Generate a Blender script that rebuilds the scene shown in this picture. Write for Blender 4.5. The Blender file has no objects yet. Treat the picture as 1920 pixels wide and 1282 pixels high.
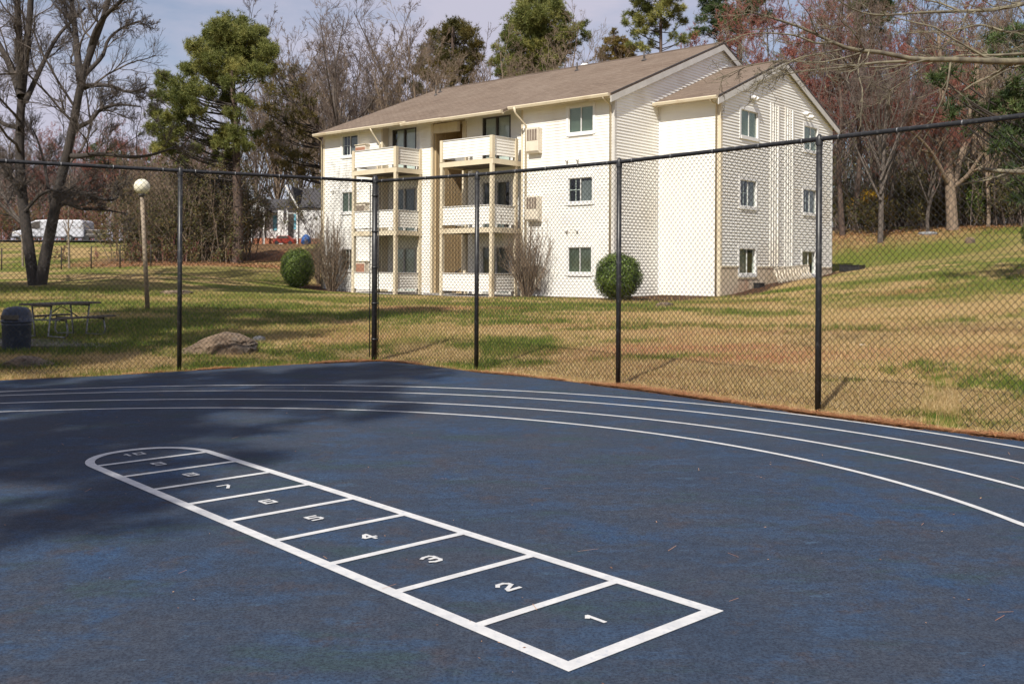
import bpy, math, random
import numpy as np
from mathutils import Vector
rng=np.random.default_rng(7); random.seed(7)
sc=bpy.context.scene; COL=sc.collection
# ------------------------------------------------------------ camera geometry (photo 1920x1282)
F=1835.;H=1.53;CX=960.;CY=505.;ROLL=math.radians(.3)
CAM=np.array([0,0,H])
def ray(x,y):
    dx,dy=x-CX,y-CY; c,s=math.cos(ROLL),math.sin(ROLL)
    return np.array([(dx*c+dy*s)/F,1.,(dx*s-dy*c)/F])
def P(x,y,Y): return CAM+ray(x,y)*Y
def gz(x,y,z=0.):
    r=ray(x,y); return CAM+r*((z-H)/r[2])
cam=bpy.data.cameras.new('camera'); co=bpy.data.objects.new('camera',cam); COL.objects.link(co)
co.location=(0,0,H); co.rotation_mode='XYZ'
from mathutils import Matrix
co.matrix_world=Matrix.Translation((0,0,H))@Matrix.Rotation(math.pi/2,4,'X')@Matrix.Rotation(ROLL,4,'Z')
cam.sensor_width=36; cam.lens=F/1920*36; cam.shift_y=-(641-CY)/1920; cam.clip_end=3000; cam.clip_start=.05
sc.camera=co
# ------------------------------------------------------------ noise
def _h(ix,iy,s):
    n=(ix.astype(np.int64)*374761393+iy.astype(np.int64)*668265263+s*1442695041)&0x7fffffff
    n=((n^(n>>13))*1274126177)&0x7fffffff
    return ((n^(n>>16))&0xffff)/65535.
def vn(x,y,s=0):
    ix=np.floor(x);iy=np.floor(y);fx=x-ix;fy=y-iy;fx=fx*fx*(3-2*fx);fy=fy*fy*(3-2*fy)
    return (_h(ix,iy,s)*(1-fx)+_h(ix+1,iy,s)*fx)*(1-fy)+(_h(ix,iy+1,s)*(1-fx)+_h(ix+1,iy+1,s)*fx)*fy
def fbm(x,y,s=0,o=4):
    r=0;a=.5;t=0
    for i in range(o): r=r+a*vn(x*2**i,y*2**i,s+i*17); t+=a; a*=.5
    return r/t
# ------------------------------------------------------------ materials
def newmat(n):
    m=bpy.data.materials.new(n); m.use_nodes=True; nt=m.node_tree; nt.nodes.clear()
    o=nt.nodes.new('ShaderNodeOutputMaterial'); b=nt.nodes.new('ShaderNodeBsdfPrincipled'); nt.links.new(b.outputs[0],o.inputs[0])
    return m,nt,b,o
def nd(nt,t,**k):
    n=nt.nodes.new(t)
    for a,v in k.items():
        if a in n.inputs: n.inputs[a].default_value=v
        else: setattr(n,a,v)
    return n
def mixc(nt,fac,a,b,bt='MIX'):
    n=nt.nodes.new('ShaderNodeMix'); n.data_type='RGBA'; n.blend_type=bt; L=nt.links
    for i,v in ((0,fac),(6,a),(7,b)):
        if hasattr(v,'links'): L.new(v,n.inputs[i])
        elif isinstance(v,(int,float)): n.inputs[i].default_value=v
        else: n.inputs[i].default_value=(*v,1)
    return n.outputs[2]
def ramp(nt,fac,p0,p1,c0=(0,0,0),c1=(1,1,1)):
    n=nt.nodes.new('ShaderNodeValToRGB'); n.color_ramp.elements[0].position=p0; n.color_ramp.elements[1].position=p1
    n.color_ramp.elements[0].color=(*c0,1); n.color_ramp.elements[1].color=(*c1,1); nt.links.new(fac,n.inputs[0]); return n.outputs[0]
def noise(nt,scale,detail=4,vec=None,rough=.55,map_scale=None):
    n=nd(nt,'ShaderNodeTexNoise'); n.inputs['Scale'].default_value=scale; n.inputs['Detail'].default_value=detail; n.inputs['Roughness'].default_value=rough
    if vec is None:
        t=nt.nodes.new('ShaderNodeTexCoord'); vec=t.outputs['Object']
    if map_scale:
        mp=nt.nodes.new('ShaderNodeMapping'); mp.inputs['Scale'].default_value=map_scale; nt.links.new(vec,mp.inputs[0]); vec=mp.outputs[0]
    nt.links.new(vec,n.inputs['Vector']); return n.outputs['Fac']
def bump(nt,b,h,st=.3,d=.01):
    n=nt.nodes.new('ShaderNodeBump'); n.inputs['Strength'].default_value=st; n.inputs['Distance'].default_value=d
    nt.links.new(h,n.inputs['Height']); nt.links.new(n.outputs[0],b.inputs['Normal'])
def mat(name,c,c2=None,rough=.7,scale=6,bs=0,bd=.01,metal=0,detail=5,ms=None,lo=.35,hi=.65,spec=.5,dirt=None):
    m,nt,b,o=newmat(name); c2=c2 or tuple(x*.75 for x in c)
    f=noise(nt,scale,detail,map_scale=ms); col=mixc(nt,ramp(nt,f,lo,hi),c,c2)
    if dirt:
        f2=noise(nt,dirt[1],6); col=mixc(nt,ramp(nt,f2,.56,.72),col,dirt[0])
    nt.links.new(col,b.inputs['Base Color']); b.inputs['Roughness'].default_value=rough; b.inputs['Metallic'].default_value=metal
    b.inputs['Specular IOR Level'].default_value=spec
    if bs: bump(nt,b,noise(nt,scale*6,4,map_scale=ms),bs,bd)
    return m
def foliage(name,stops,trans=.25,rough=.6):
    m,nt,b,o=newmat(name); a=nd(nt,'ShaderNodeAttribute',attribute_name='tint')
    r=nt.nodes.new('ShaderNodeValToRGB'); nt.links.new(a.outputs['Fac'],r.inputs[0]); e=r.color_ramp.elements
    for i,(p,c) in enumerate(stops):
        el=e[i] if i<2 else e.new(p)
        el.position=p; el.color=(*c,1)
    nt.links.new(r.outputs[0],b.inputs['Base Color']); b.inputs['Roughness'].default_value=rough; b.inputs['Specular IOR Level'].default_value=.3
    if trans:
        t=nt.nodes.new('ShaderNodeBsdfTranslucent'); nt.links.new(r.outputs[0],t.inputs[0]); mx=nt.nodes.new('ShaderNodeMixShader'); mx.inputs[0].default_value=trans
        nt.links.new(b.outputs[0],mx.inputs[1]); nt.links.new(t.outputs[0],mx.inputs[2]); nt.links.new(mx.outputs[0],o.inputs[0])
    return m
M={}
M['siding']=mat('siding',(.86,.845,.785),(.82,.80,.74),.55,.8,0,dirt=((.72,.67,.58),.35))
M['trim']=mat('trim_beige',(.68,.59,.43),(.62,.54,.39),.5,2.5,dirt=((.52,.42,.28),1.2))
M['grey_trim']=mat('rake_trim',(.62,.60,.56),(.54,.52,.48),.6,3)
M['white']=mat('white_vinyl',(.82,.81,.78),(.76,.75,.72),.4,2)
M['panel']=mat('stair_panel',(.50,.38,.22),(.44,.33,.19),.6,3,ms=(6,6,.4))
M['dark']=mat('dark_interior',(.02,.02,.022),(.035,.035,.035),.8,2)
M['blind_w']=mat('white_blinds',(.82,.82,.80),(.72,.72,.71),.7,3)
M['blind_g']=mat('green_blinds',(.42,.48,.40),(.34,.40,.33),.7,2)
M['blind_d']=mat('grey_screen',(.17,.175,.18),(.12,.12,.125),.7,2)
M['dframe']=mat('bronze_frame',(.08,.07,.06),(.06,.05,.045),.4,4)
M['black']=mat('black_vinyl',(.012,.012,.013),(.022,.022,.023),.42,9,spec=.5,detail=8,dirt=((.075,.075,.072),22))
M['wire']=mat('black_wire',(.009,.009,.009),(.016,.015,.014),.45,3,spec=.5)
M['paint']=mat('white_court_paint',(.58,.578,.57),(.47,.472,.475),.7,11,.4,.003,detail=8,dirt=((.40,.42,.46),34))
M['concrete']=mat('concrete',(.34,.32,.29),(.26,.24,.21),.85,4,.3,.01)
M['stucco']=mat('stucco',(.66,.55,.40),(.58,.47,.33),.85,2,.2,.01,dirt=((.50,.32,.20),.8))
M['ac']=mat('ac_sleeve',(.74,.67,.55),(.66,.59,.48),.5,3)
M['ac_d']=mat('ac_grille',(.24,.19,.15),(.18,.14,.11),.5,5)
M['bark']=mat('bark_grey',(.16,.13,.108),(.07,.056,.047),.9,5,.8,.03,ms=(3,3,.6))
M['barkl']=mat('bark_light',(.31,.23,.16),(.15,.11,.08),.9,5,.7,.03,ms=(3,3,.6))
M['barkdk']=mat('bark_dark',(.065,.052,.044),(.028,.023,.02),.9,5,.8,.03,ms=(3,3,.6))
M['barkred']=mat('bark_pine',(.135,.088,.066),(.055,.04,.033),.9,4,.7,.03,ms=(3,3,.8))
M['twig']=mat('twig_grey',(.19,.145,.12),(.12,.09,.075),.9,2)
M['twigt']=mat('twig_tan',(.25,.185,.125),(.16,.115,.08),.9,2)
M['twigr']=mat('twig_red',(.27,.105,.085),(.20,.085,.07),.9,1.2)
M['twigm']=mat('twig_mossy',(.21,.185,.12),(.09,.075,.055),.9,7,.4,.01)
M['rock']=mat('rock_tan',(.24,.17,.11),(.11,.075,.05),.9,3,.9,.05,dirt=((.12,.10,.08),2.5))
M['rockg']=mat('rock_grey',(.28,.28,.28),(.18,.18,.18),.9,4,.8,.04)
M['can']=mat('blue_plastic',(.025,.036,.065),(.02,.028,.05),.5,3,dirt=((.09,.10,.12),14))
M['steel']=mat('galvanised_tube',(.30,.30,.30),(.2,.2,.2),.45,6,metal=.6)
M['wood']=mat('weathered_wood',(.13,.105,.085),(.08,.065,.055),.8,5,.5,.01,ms=(1,8,8))
M['pole']=mat('lamp_pole',(.30,.235,.16),(.20,.155,.11),.6,3,ms=(1,1,4))
M['globe']=mat('globe_plastic',(.78,.74,.58),(.70,.66,.50),.35,2)
M['vanw']=mat('van_white',(.55,.56,.60),(.48,.49,.53),.3,2)
M['tyre']=mat('tyre',(.02,.02,.02),(.03,.03,.03),.8,5)
M['hwall']=mat('house_wall',(.66,.66,.66),(.58,.58,.57),.7,3)
M['hroof']=mat('house_roof',(.075,.07,.075),(.05,.048,.05),.9,6)
M['shutter']=mat('blue_shutter',(.16,.42,.52),(.13,.36,.46),.6,3)
M['brick']=mat('red_brick',(.42,.16,.08),(.30,.11,.06),.85,9)
M['redcar']=mat('red_paint',(.28,.035,.02),(.2,.03,.02),.35,3)
M['bluetarp']=mat('blue_tarp',(.02,.11,.36),(.015,.07,.25),.5,5,.6,.05)
M['plastic_edge']=mat('cream_plastic_edging',(.66,.60,.48),(.5,.43,.33),.6,12)
def m_glass():
    m,nt,b,o=newmat('window_glass'); nt.nodes.remove(b)
    t=nt.nodes.new('ShaderNodeBsdfTransparent'); t.inputs[0].default_value=(.93,.97,.95,1); g=nt.nodes.new('ShaderNodeBsdfGlossy'); g.inputs['Roughness'].default_value=.03
    lw=nd(nt,'ShaderNodeLayerWeight'); lw.inputs[0].default_value=.5; pw=nd(nt,'ShaderNodeMath',operation='POWER'); pw.inputs[1].default_value=4.; nt.links.new(lw.outputs['Facing'],pw.inputs[0])
    ad=nd(nt,'ShaderNodeMath',operation='MULTIPLY_ADD'); ad.inputs[1].default_value=.6; ad.inputs[2].default_value=.05; nt.links.new(pw.outputs[0],ad.inputs[0])
    mx=nt.nodes.new('ShaderNodeMixShader'); nt.links.new(ad.outputs[0],mx.inputs[0]); nt.links.new(t.outputs[0],mx.inputs[1]); nt.links.new(g.outputs[0],mx.inputs[2]); nt.links.new(mx.outputs[0],o.inputs[0]); return m
M['glass']=m_glass()
def m_roof():
    m,nt,b,o=newmat('roof_shingles'); tc=nt.nodes.new('ShaderNodeTexCoord')
    br=nt.nodes.new('ShaderNodeTexBrick'); mp=nt.nodes.new('ShaderNodeMapping'); mp.inputs['Scale'].default_value=(1,1,1)
    nt.links.new(tc.outputs['UV'],br.inputs['Vector'])
    for k,v in (('Scale',1.),('Mortar Size',.012),('Brick Width',.33),('Row Height',.145),('Bias',0.)): br.inputs[k].default_value=v
    br.inputs['Color1'].default_value=(.235,.182,.138,1); br.inputs['Color2'].default_value=(.155,.118,.09,1); br.inputs['Mortar'].default_value=(.09,.068,.052,1)
    col=mixc(nt,ramp(nt,noise(nt,.5,5),.35,.7),br.outputs[0],(.27,.22,.175),'MIX'); col=mixc(nt,.42,br.outputs[0],col)
    col=mixc(nt,ramp(nt,noise(nt,9,4,map_scale=(1,1,1)),.3,.7),col,mixc(nt,.5,col,(.12,.08,.06)))
    nt.links.new(col,b.inputs['Base Color']); b.inputs['Roughness'].default_value=.95; b.inputs['Specular IOR Level'].default_value=.1
    bump(nt,b,br.outputs['Fac'],.6,-.01); return m
M['roof']=m_roof()
def m_court():
    m,nt,b,o=newmat('court_surface'); t=nt.nodes.new('ShaderNodeTexCoord'); V=t.outputs['Object']
    c=mixc(nt,ramp(nt,noise(nt,.9,8,V,.7),.42,.58),(.018,.038,.074),(.036,.046,.068))
    c=mixc(nt,ramp(nt,noise(nt,1.7,9,V,.74,(1,2.0,1)),.50,.60),c,(.024,.058,.118))
    c=mixc(nt,ramp(nt,noise(nt,.5,9,V,.74,(1.2,1,1)),.54,.61),c,(.014,.054,.128))
    c=mixc(nt,ramp(nt,noise(nt,2.4,8,V,.76),.55,.64),c,(.046,.040,.050))
    c=mixc(nt,ramp(nt,noise(nt,1.1,7,V,.75,(.7,1.6,1)),.54,.64),c,(.022,.050,.058))
    c=mixc(nt,ramp(nt,noise(nt,2.2,9,V,.76,(.9,2.,1)),.60,.65),c,(.046,.092,.155))
    g=noise(nt,70,4,V,.85); c=mixc(nt,ramp(nt,g,.38,.56),mixc(nt,.62,c,(.010,.012,.020)),mixc(nt,.10,c,(.30,.33,.38)))
    g=noise(nt,16,6,V,.85); c=mixc(nt,ramp(nt,g,.40,.56),mixc(nt,.42,c,(.012,.014,.024)),c)
    w=noise(nt,14,8,V,.85,(1,5,1)); c=mixc(nt,ramp(nt,w,.58,.66),c,mixc(nt,.26,c,(.24,.30,.38)))
    w=noise(nt,12,8,V,.85,(5,1,1)); c=mixc(nt,ramp(nt,w,.60,.68),c,mixc(nt,.2,c,(.24,.29,.36)))
    c=mixc(nt,1.,c,(.86,.90,.93),'MULTIPLY')
    nt.links.new(c,b.inputs['Base Color']); b.inputs['Roughness'].default_value=.8; b.inputs['Specular IOR Level'].default_value=.2
    bump(nt,b,noise(nt,210,4,V,.7),.35,.003); return m
M['court']=m_court()
def m_ground():
    m,nt,b,o=newmat('lawn_ground'); t=nt.nodes.new('ShaderNodeTexCoord'); V=t.outputs['Object']
    a=nd(nt,'ShaderNodeAttribute',attribute_name='gmask'); s=nt.nodes.new('ShaderNodeSeparateColor'); nt.links.new(a.outputs['Color'],s.inputs[0])
    f=ramp(nt,noise(nt,2.2,8,V,.7),.35,.65); f2=ramp(nt,noise(nt,14,5,V,.7),.35,.65)
    dry=mixc(nt,f,(.46,.30,.135),(.26,.185,.065)); dry=mixc(nt,f2,dry,mixc(nt,.6,dry,(.62,.44,.22)))
    gr=mixc(nt,f,(.125,.185,.020),(.21,.215,.040)); gr=mixc(nt,f2,gr,mixc(nt,.5,gr,(.05,.08,.010)))
    cl=mixc(nt,f,(.48,.17,.085),(.40,.19,.09)); cl=mixc(nt,f2,cl,mixc(nt,.4,cl,(.30,.24,.13)))
    mu=mixc(nt,f2,(.12,.055,.033),(.065,.035,.025))
    c=mixc(nt,s.outputs[1],dry,gr); c=mixc(nt,s.outputs[0],c,cl); c=mixc(nt,s.outputs[2],c,mu)
    g=noise(nt,60,4,V,.7); c=mixc(nt,ramp(nt,g,.38,.62),mixc(nt,.45,c,(.05,.045,.02)),c)
    nt.links.new(c,b.inputs['Base Color']); b.inputs['Roughness'].default_value=.95; b.inputs['Specular IOR Level'].default_value=.1
    bump(nt,b,noise(nt,26,6,V,.7),.9,.05); return m
M['ground']=m_ground()
M['grass']=foliage('grass_blades',[(0,(.05,.09,.010)),(1,(.62,.48,.26)),(.25,(.13,.205,.022)),(.5,(.30,.24,.07)),(.75,(.53,.36,.16))],.2)
M['straw']=foliage('pine_straw',[(0,(.16,.055,.025)),(1,(.55,.30,.14)),(.5,(.38,.16,.065))],.1)
M['needles']=foliage('pine_needles',[(0,(.04,.058,.016)),(1,(.36,.33,.10)),(.5,(.165,.185,.048))],.25)
M['needlesb']=foliage('blue_pine_needles',[(0,(.03,.055,.02)),(1,(.22,.26,.10)),(.5,(.09,.13,.04))],.25)
M['cedar']=foliage('rusty_cedar_foliage',[(0,(.07,.07,.02)),(1,(.30,.20,.05)),(.5,(.17,.13,.03))],.2)
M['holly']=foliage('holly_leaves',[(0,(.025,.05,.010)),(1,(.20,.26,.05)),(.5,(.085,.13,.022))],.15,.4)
M['under']=foliage('undergrowth_leaves',[(0,(.035,.05,.012)),(1,(.22,.13,.05)),(.5,(.10,.095,.028))],.2)
M['forsythia']=foliage('yellow_blossom',[(0,(.60,.36,.02)),(1,(.80,.55,.06)),(.5,(.7,.42,.03))],.2)
M['litter']=foliage('leaf_litter',[(0,(.20,.09,.04)),(1,(.50,.30,.16)),(.5,(.34,.17,.08))],.1)
M['buds']=foliage('maple_buds',[(0,(.22,.07,.05)),(1,(.38,.16,.10)),(.5,(.30,.10,.07))],.2)
# ------------------------------------------------------------ mesh building
def tag(o,label=None,cat=None,group=None,kind=None):
    for k,v in (('label',label),('category',cat),('group',group),('kind',kind)):
        if v: o[k]=v
    return o
def npmesh(name,V,Fq,m,parent=None,tint=None,smooth=False,uv=None):
    me=bpy.data.meshes.new(name); V=np.asarray(V,np.float32).reshape(-1,3); Fq=np.asarray(Fq,np.int32); k=Fq.shape[1]; n=len(Fq)
    me.vertices.add(len(V)); me.vertices.foreach_set('co',V.ravel()); me.loops.add(n*k); me.loops.foreach_set('vertex_index',Fq.ravel())
    me.polygons.add(n); me.polygons.foreach_set('loop_start',np.arange(0,n*k,k,dtype=np.int32)); me.polygons.foreach_set('loop_total',np.full(n,k,np.int32))
    if smooth: me.polygons.foreach_set('use_smooth',np.ones(n,bool))
    me.update(calc_edges=True)
    if tint is not None:
        a=me.attributes.new('tint','FLOAT','POINT'); a.data.foreach_set('value',np.asarray(tint,np.float32))
    me.materials.append(m); o=bpy.data.objects.new(name,me); COL.objects.link(o)
    if parent: o.parent=parent
    return o
def empty(name,loc=(0,0,0),rz=0):
    o=bpy.data.objects.new(name,None); COL.objects.link(o); o.location=loc; o.rotation_euler=(0,0,rz); o.empty_display_size=.2; return o
class MB:
    def __init__(s): s.v=[]; s.f=[]; s.sm=[]; s.uv=None
    def add(s,vs,fs,sm=False):
        n=len(s.v); s.v+=[tuple(map(float,v)) for v in vs]; s.f+=[tuple(n+i for i in f) for f in fs]; s.sm+=[sm]*len(fs); return s
    def box(s,x0,x1,y0,y1,z0,z1):
        if x0>x1:x0,x1=x1,x0
        if y0>y1:y0,y1=y1,y0
        if z0>z1:z0,z1=z1,z0
        return s.add([(x0,y0,z0),(x1,y0,z0),(x1,y1,z0),(x0,y1,z0),(x0,y0,z1),(x1,y0,z1),(x1,y1,z1),(x0,y1,z1)],[(0,3,2,1),(4,5,6,7),(0,1,5,4),(1,2,6,5),(2,3,7,6),(3,0,4,7)])
    def hexa(s,a): # 8 corners, order like box
        return s.add(a,[(0,3,2,1),(4,5,6,7),(0,1,5,4),(1,2,6,5),(2,3,7,6),(3,0,4,7)])
    def poly(s,p): return s.add(p,[tuple(range(len(p)))])
    def prism(s,pts,d): # pts planar loop, extruded by vector d
        n=len(pts); q=[tuple(np.array(p)+np.array(d)) for p in pts]
        return s.add(list(pts)+q,[tuple(range(n))[::-1],tuple(range(n,2*n))]+[(i,(i+1)%n,n+(i+1)%n,n+i) for i in range(n)])
    def tube(s,pts,r,n=10,cap=True):
        pts=[np.array(p,float) for p in pts]; K=len(pts); rr=[r]*K if np.isscalar(r) else r; vs=[]; pu=None
        for i,p in enumerate(pts):
            t=pts[min(i+1,K-1)]-pts[max(i-1,0)]; t/=np.linalg.norm(t)+1e-9
            if pu is None: pu=np.array([1.,0,0]) if abs(t[0])<.8 else np.array([0,1.,0])
            a=np.cross(t,pu); a/=np.linalg.norm(a); b=np.cross(t,a); pu=-b if False else np.cross(a,t)
            for k in range(n):
                th=2*math.pi*k/n; vs.append(p+rr[i]*(math.cos(th)*a+math.sin(th)*b))
            pu=np.cross(a,t)
        fs=[(i*n+k,i*n+(k+1)%n,(i+1)*n+(k+1)%n,(i+1)*n+k) for i in range(K-1) for k in range(n)]
        s.add(vs,fs,True)
        if cap:
            m=len(s.v)-K*n; s.f+=[tuple(m+k for k in range(n))[::-1],tuple(m+(K-1)*n+k for k in range(n))]; s.sm+=[False,False]
        return s
    def lathe(s,prof,c=(0,0,0),n=24):
        vs=[(c[0]+r*math.cos(2*math.pi*k/n),c[1]+r*math.sin(2*math.pi*k/n),c[2]+z) for r,z in prof for k in range(n)]
        return s.add(vs,[(i*n+k,i*n+(k+1)%n,(i+1)*n+(k+1)%n,(i+1)*n+k) for i in range(len(prof)-1) for k in range(n)],True)
    def build(s,name,m,parent=None,fn=None,bevel=0):
        me=bpy.data.meshes.new(name); v=[fn(*p) for p in s.v] if fn else s.v
        me.from_pydata(v,[],s.f); me.polygons.foreach_set('use_smooth',s.sm); me.materials.append(m)
        if s.uv:
            u=me.uv_layers.new(name='UVMap')
            for L in me.loops: u.data[L.index].uv=s.uv(v[L.vertex_index])
        o=bpy.data.objects.new(name,me); COL.objects.link(o)
        if parent: o.parent=parent
        if bevel:
            bm=o.modifiers.new('b','BEVEL'); bm.width=bevel; bm.segments=2; bm.limit_method='ANGLE'
        me.update(); return o
def tubes(pts,rad,ns=3,mask=None):
    N,K,_=pts.shape; t=np.empty_like(pts); t[:,1:-1]=pts[:,2:]-pts[:,:-2]; t[:,0]=pts[:,1]-pts[:,0]; t[:,-1]=pts[:,-1]-pts[:,-2]
    t/=np.linalg.norm(t,axis=2,keepdims=True)+1e-9
    ref=np.where((np.abs(t[:,:1,2:3])>.8),np.array([1.,0,0]),np.array([0,0,1.])); ref=np.broadcast_to(ref,t.shape)
    a=np.cross(t,ref); a/=np.linalg.norm(a,axis=2,keepdims=True)+1e-9; b=np.cross(t,a)
    th=np.arange(ns)*2*math.pi/ns
    V=pts[:,:,None]+rad[:,:,None,None]*(np.cos(th)[None,None,:,None]*a[:,:,None]+np.sin(th)[None,None,:,None]*b[:,:,None])
    i=np.arange(N)[:,None,None]*K*ns+np.arange(K-1)[None,:,None]*ns; k=np.arange(ns)[None,None,:]; k2=(k+1)%ns
    Fq=np.stack([i+k,i+k2,i+ns+k2,i+ns+k],-1)
    if mask is not None: Fq=Fq[mask]
    return V.reshape(-1,3),Fq.reshape(-1,4)
def cat(parts):
    V=[];Fs=[];n=0
    for v,f in parts: V.append(v); Fs.append(f+n); n+=len(v)
    return np.concatenate(V),np.concatenate(Fs)
# ------------------------------------------------------------ trees
def resample(poly,r0,r1,K=14,ease=1.):
    p=np.array(poly,float); d=np.r_[0,np.cumsum(np.linalg.norm(np.diff(p,axis=0),axis=1))]; t=np.linspace(0,d[-1],K)
    q=np.stack([np.interp(t,d,p[:,i]) for i in range(3)],1)
    q[1:-1]=q[1:-1]*.5+.25*(q[:-2]+q[2:]); return q,np.linspace(0,1,K)**ease*(r1-r0)+r0
def grow(rg,pts,rad,lv):
    N,K,_=pts.shape; n=lv['n']; L=np.linalg.norm(np.diff(pts,axis=1),axis=2).sum(1)
    t=rg.uniform(lv.get('t0',.25),1.,(N,n)); t=np.sort(t,1); x=t*(K-1); i=np.minimum(x.astype(int),K-2); f=(x-i)[...,None]
    ar=np.arange(N)[:,None]; st=pts[ar,i]*(1-f)+pts[ar,i+1]*f; tg=pts[ar,i+1]-pts[ar,i]; tg/=np.linalg.norm(tg,axis=2,keepdims=True)+1e-9
    pr=rad[ar,i]*(1-f[...,0])+rad[ar,i+1]*f[...,0]
    rnd=rg.normal(size=(N,n,3)); rnd-=tg*(rnd*tg).sum(2,keepdims=True); rnd/=np.linalg.norm(rnd,axis=2,keepdims=True)+1e-9
    an=np.radians(rg.normal(lv.get('ang',45),lv.get('av',12),(N,n)))[...,None]; d=(tg*np.cos(an)+rnd*np.sin(an)).reshape(-1,3)
    if 'flat' in lv: d[:,2]*=lv['flat']; d/=np.linalg.norm(d,axis=1,keepdims=True)
    ln=(L[:,None]*lv['len']*(1-lv.get('tap',.55)*t)*rg.uniform(.6,1.25,(N,n))).reshape(-1)
    k=lv.get('K',6); Q=np.empty((N*n,k,3)); p=st.reshape(-1,3).copy(); Q[:,0]=p; step=(ln/(k-1))[:,None]
    for j in range(1,k):
        d=d+rg.normal(size=d.shape)*lv.get('wob',.18); d[:,2]+=lv.get('up',.08); d/=np.linalg.norm(d,axis=1,keepdims=True); p=p+d*step; Q[:,j]=p
    r0=np.maximum(pr.reshape(-1)*lv.get('rf',.62),lv.get('rmin',.006)); r1=np.maximum(r0*lv.get('re',.35),lv.get('rmin',.006)*.6)
    R=r0[:,None]*(1-np.linspace(0,1,k))+r1[:,None]*np.linspace(0,1,k); return Q,R
def bare_tree(name,polys,levels,mt,mtw,seed=0,loc=(0,0,0),sides=8,split=1,bud=None,K=14):
    rg=np.random.default_rng(seed); root=empty(name,loc)
    pp=[resample(*q,K=K) for q in polys]; pts=np.stack([a for a,b in pp]); rad=np.stack([b for a,b in pp])
    big=[tubes(pts,rad,sides)]; small=[]; 
    cur=(pts,rad)
    for i,lv in enumerate(levels):
        cur=grow(rg,*cur,lv); (big if i<split-1 else small).append(tubes(*cur,5 if i==0 else 3))
    V,Fq=cat(big); npmesh('trunk',V,Fq,mt,root,smooth=True)
    V,Fq=cat(small); npmesh('crown',V,Fq,mtw,root)
    if bud:
        m,cnt,sz=bud; e=cur[0].reshape(-1,3); e=e[rg.integers(0,len(e),cnt)]; e=e+rg.normal(size=e.shape)*.04
        leafq(e,sz,m,root,rg,'buds')
    return root
def leafq(c,sz,m,parent,rg,name='foliage',flat=0,tint=None,asp=.6,n3=None):
    N=len(c); d=rg.normal(size=(N,3)) if n3 is None else n3+rg.normal(size=(N,3))*.5; d/=np.linalg.norm(d,axis=1,keepdims=True)
    r=rg.normal(size=(N,3)); a=np.cross(d,r); a/=np.linalg.norm(a,axis=1,keepdims=True); b=np.cross(d,a)
    s=(sz*rg.uniform(.6,1.3,N))[:,None]; V=np.stack([c-a*s,c-b*s*asp*.6,c+a*s,c+b*s*asp*.6],1); Fq=np.arange(4*N).reshape(N,4)
    tt=rg.uniform(0,1,N) if tint is None else tint
    return npmesh(name,V,Fq,m,parent,tint=np.repeat(tt,4))
def tufts(c,dirs,nn,ln,w,rg,tintc):
    N=len(c); c=np.repeat(c,nn,0); d=np.repeat(dirs,nn,0)*.9+rg.normal(size=(N*nn,3))*.75; d/=np.linalg.norm(d,axis=1,keepdims=True)
    r=rg.normal(size=d.shape); s=np.cross(d,r); s/=np.linalg.norm(s,axis=1,keepdims=True); L=ln*rg.uniform(.6,1.2,len(c))[:,None]
    V=np.stack([c-s*w,c+s*w,c+d*L],1); return V.reshape(-1,3),np.arange(3*len(c)).reshape(-1,3),np.repeat(np.clip(np.repeat(tintc,nn)+rg.normal(size=len(c))*.12,0,1),3)
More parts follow.
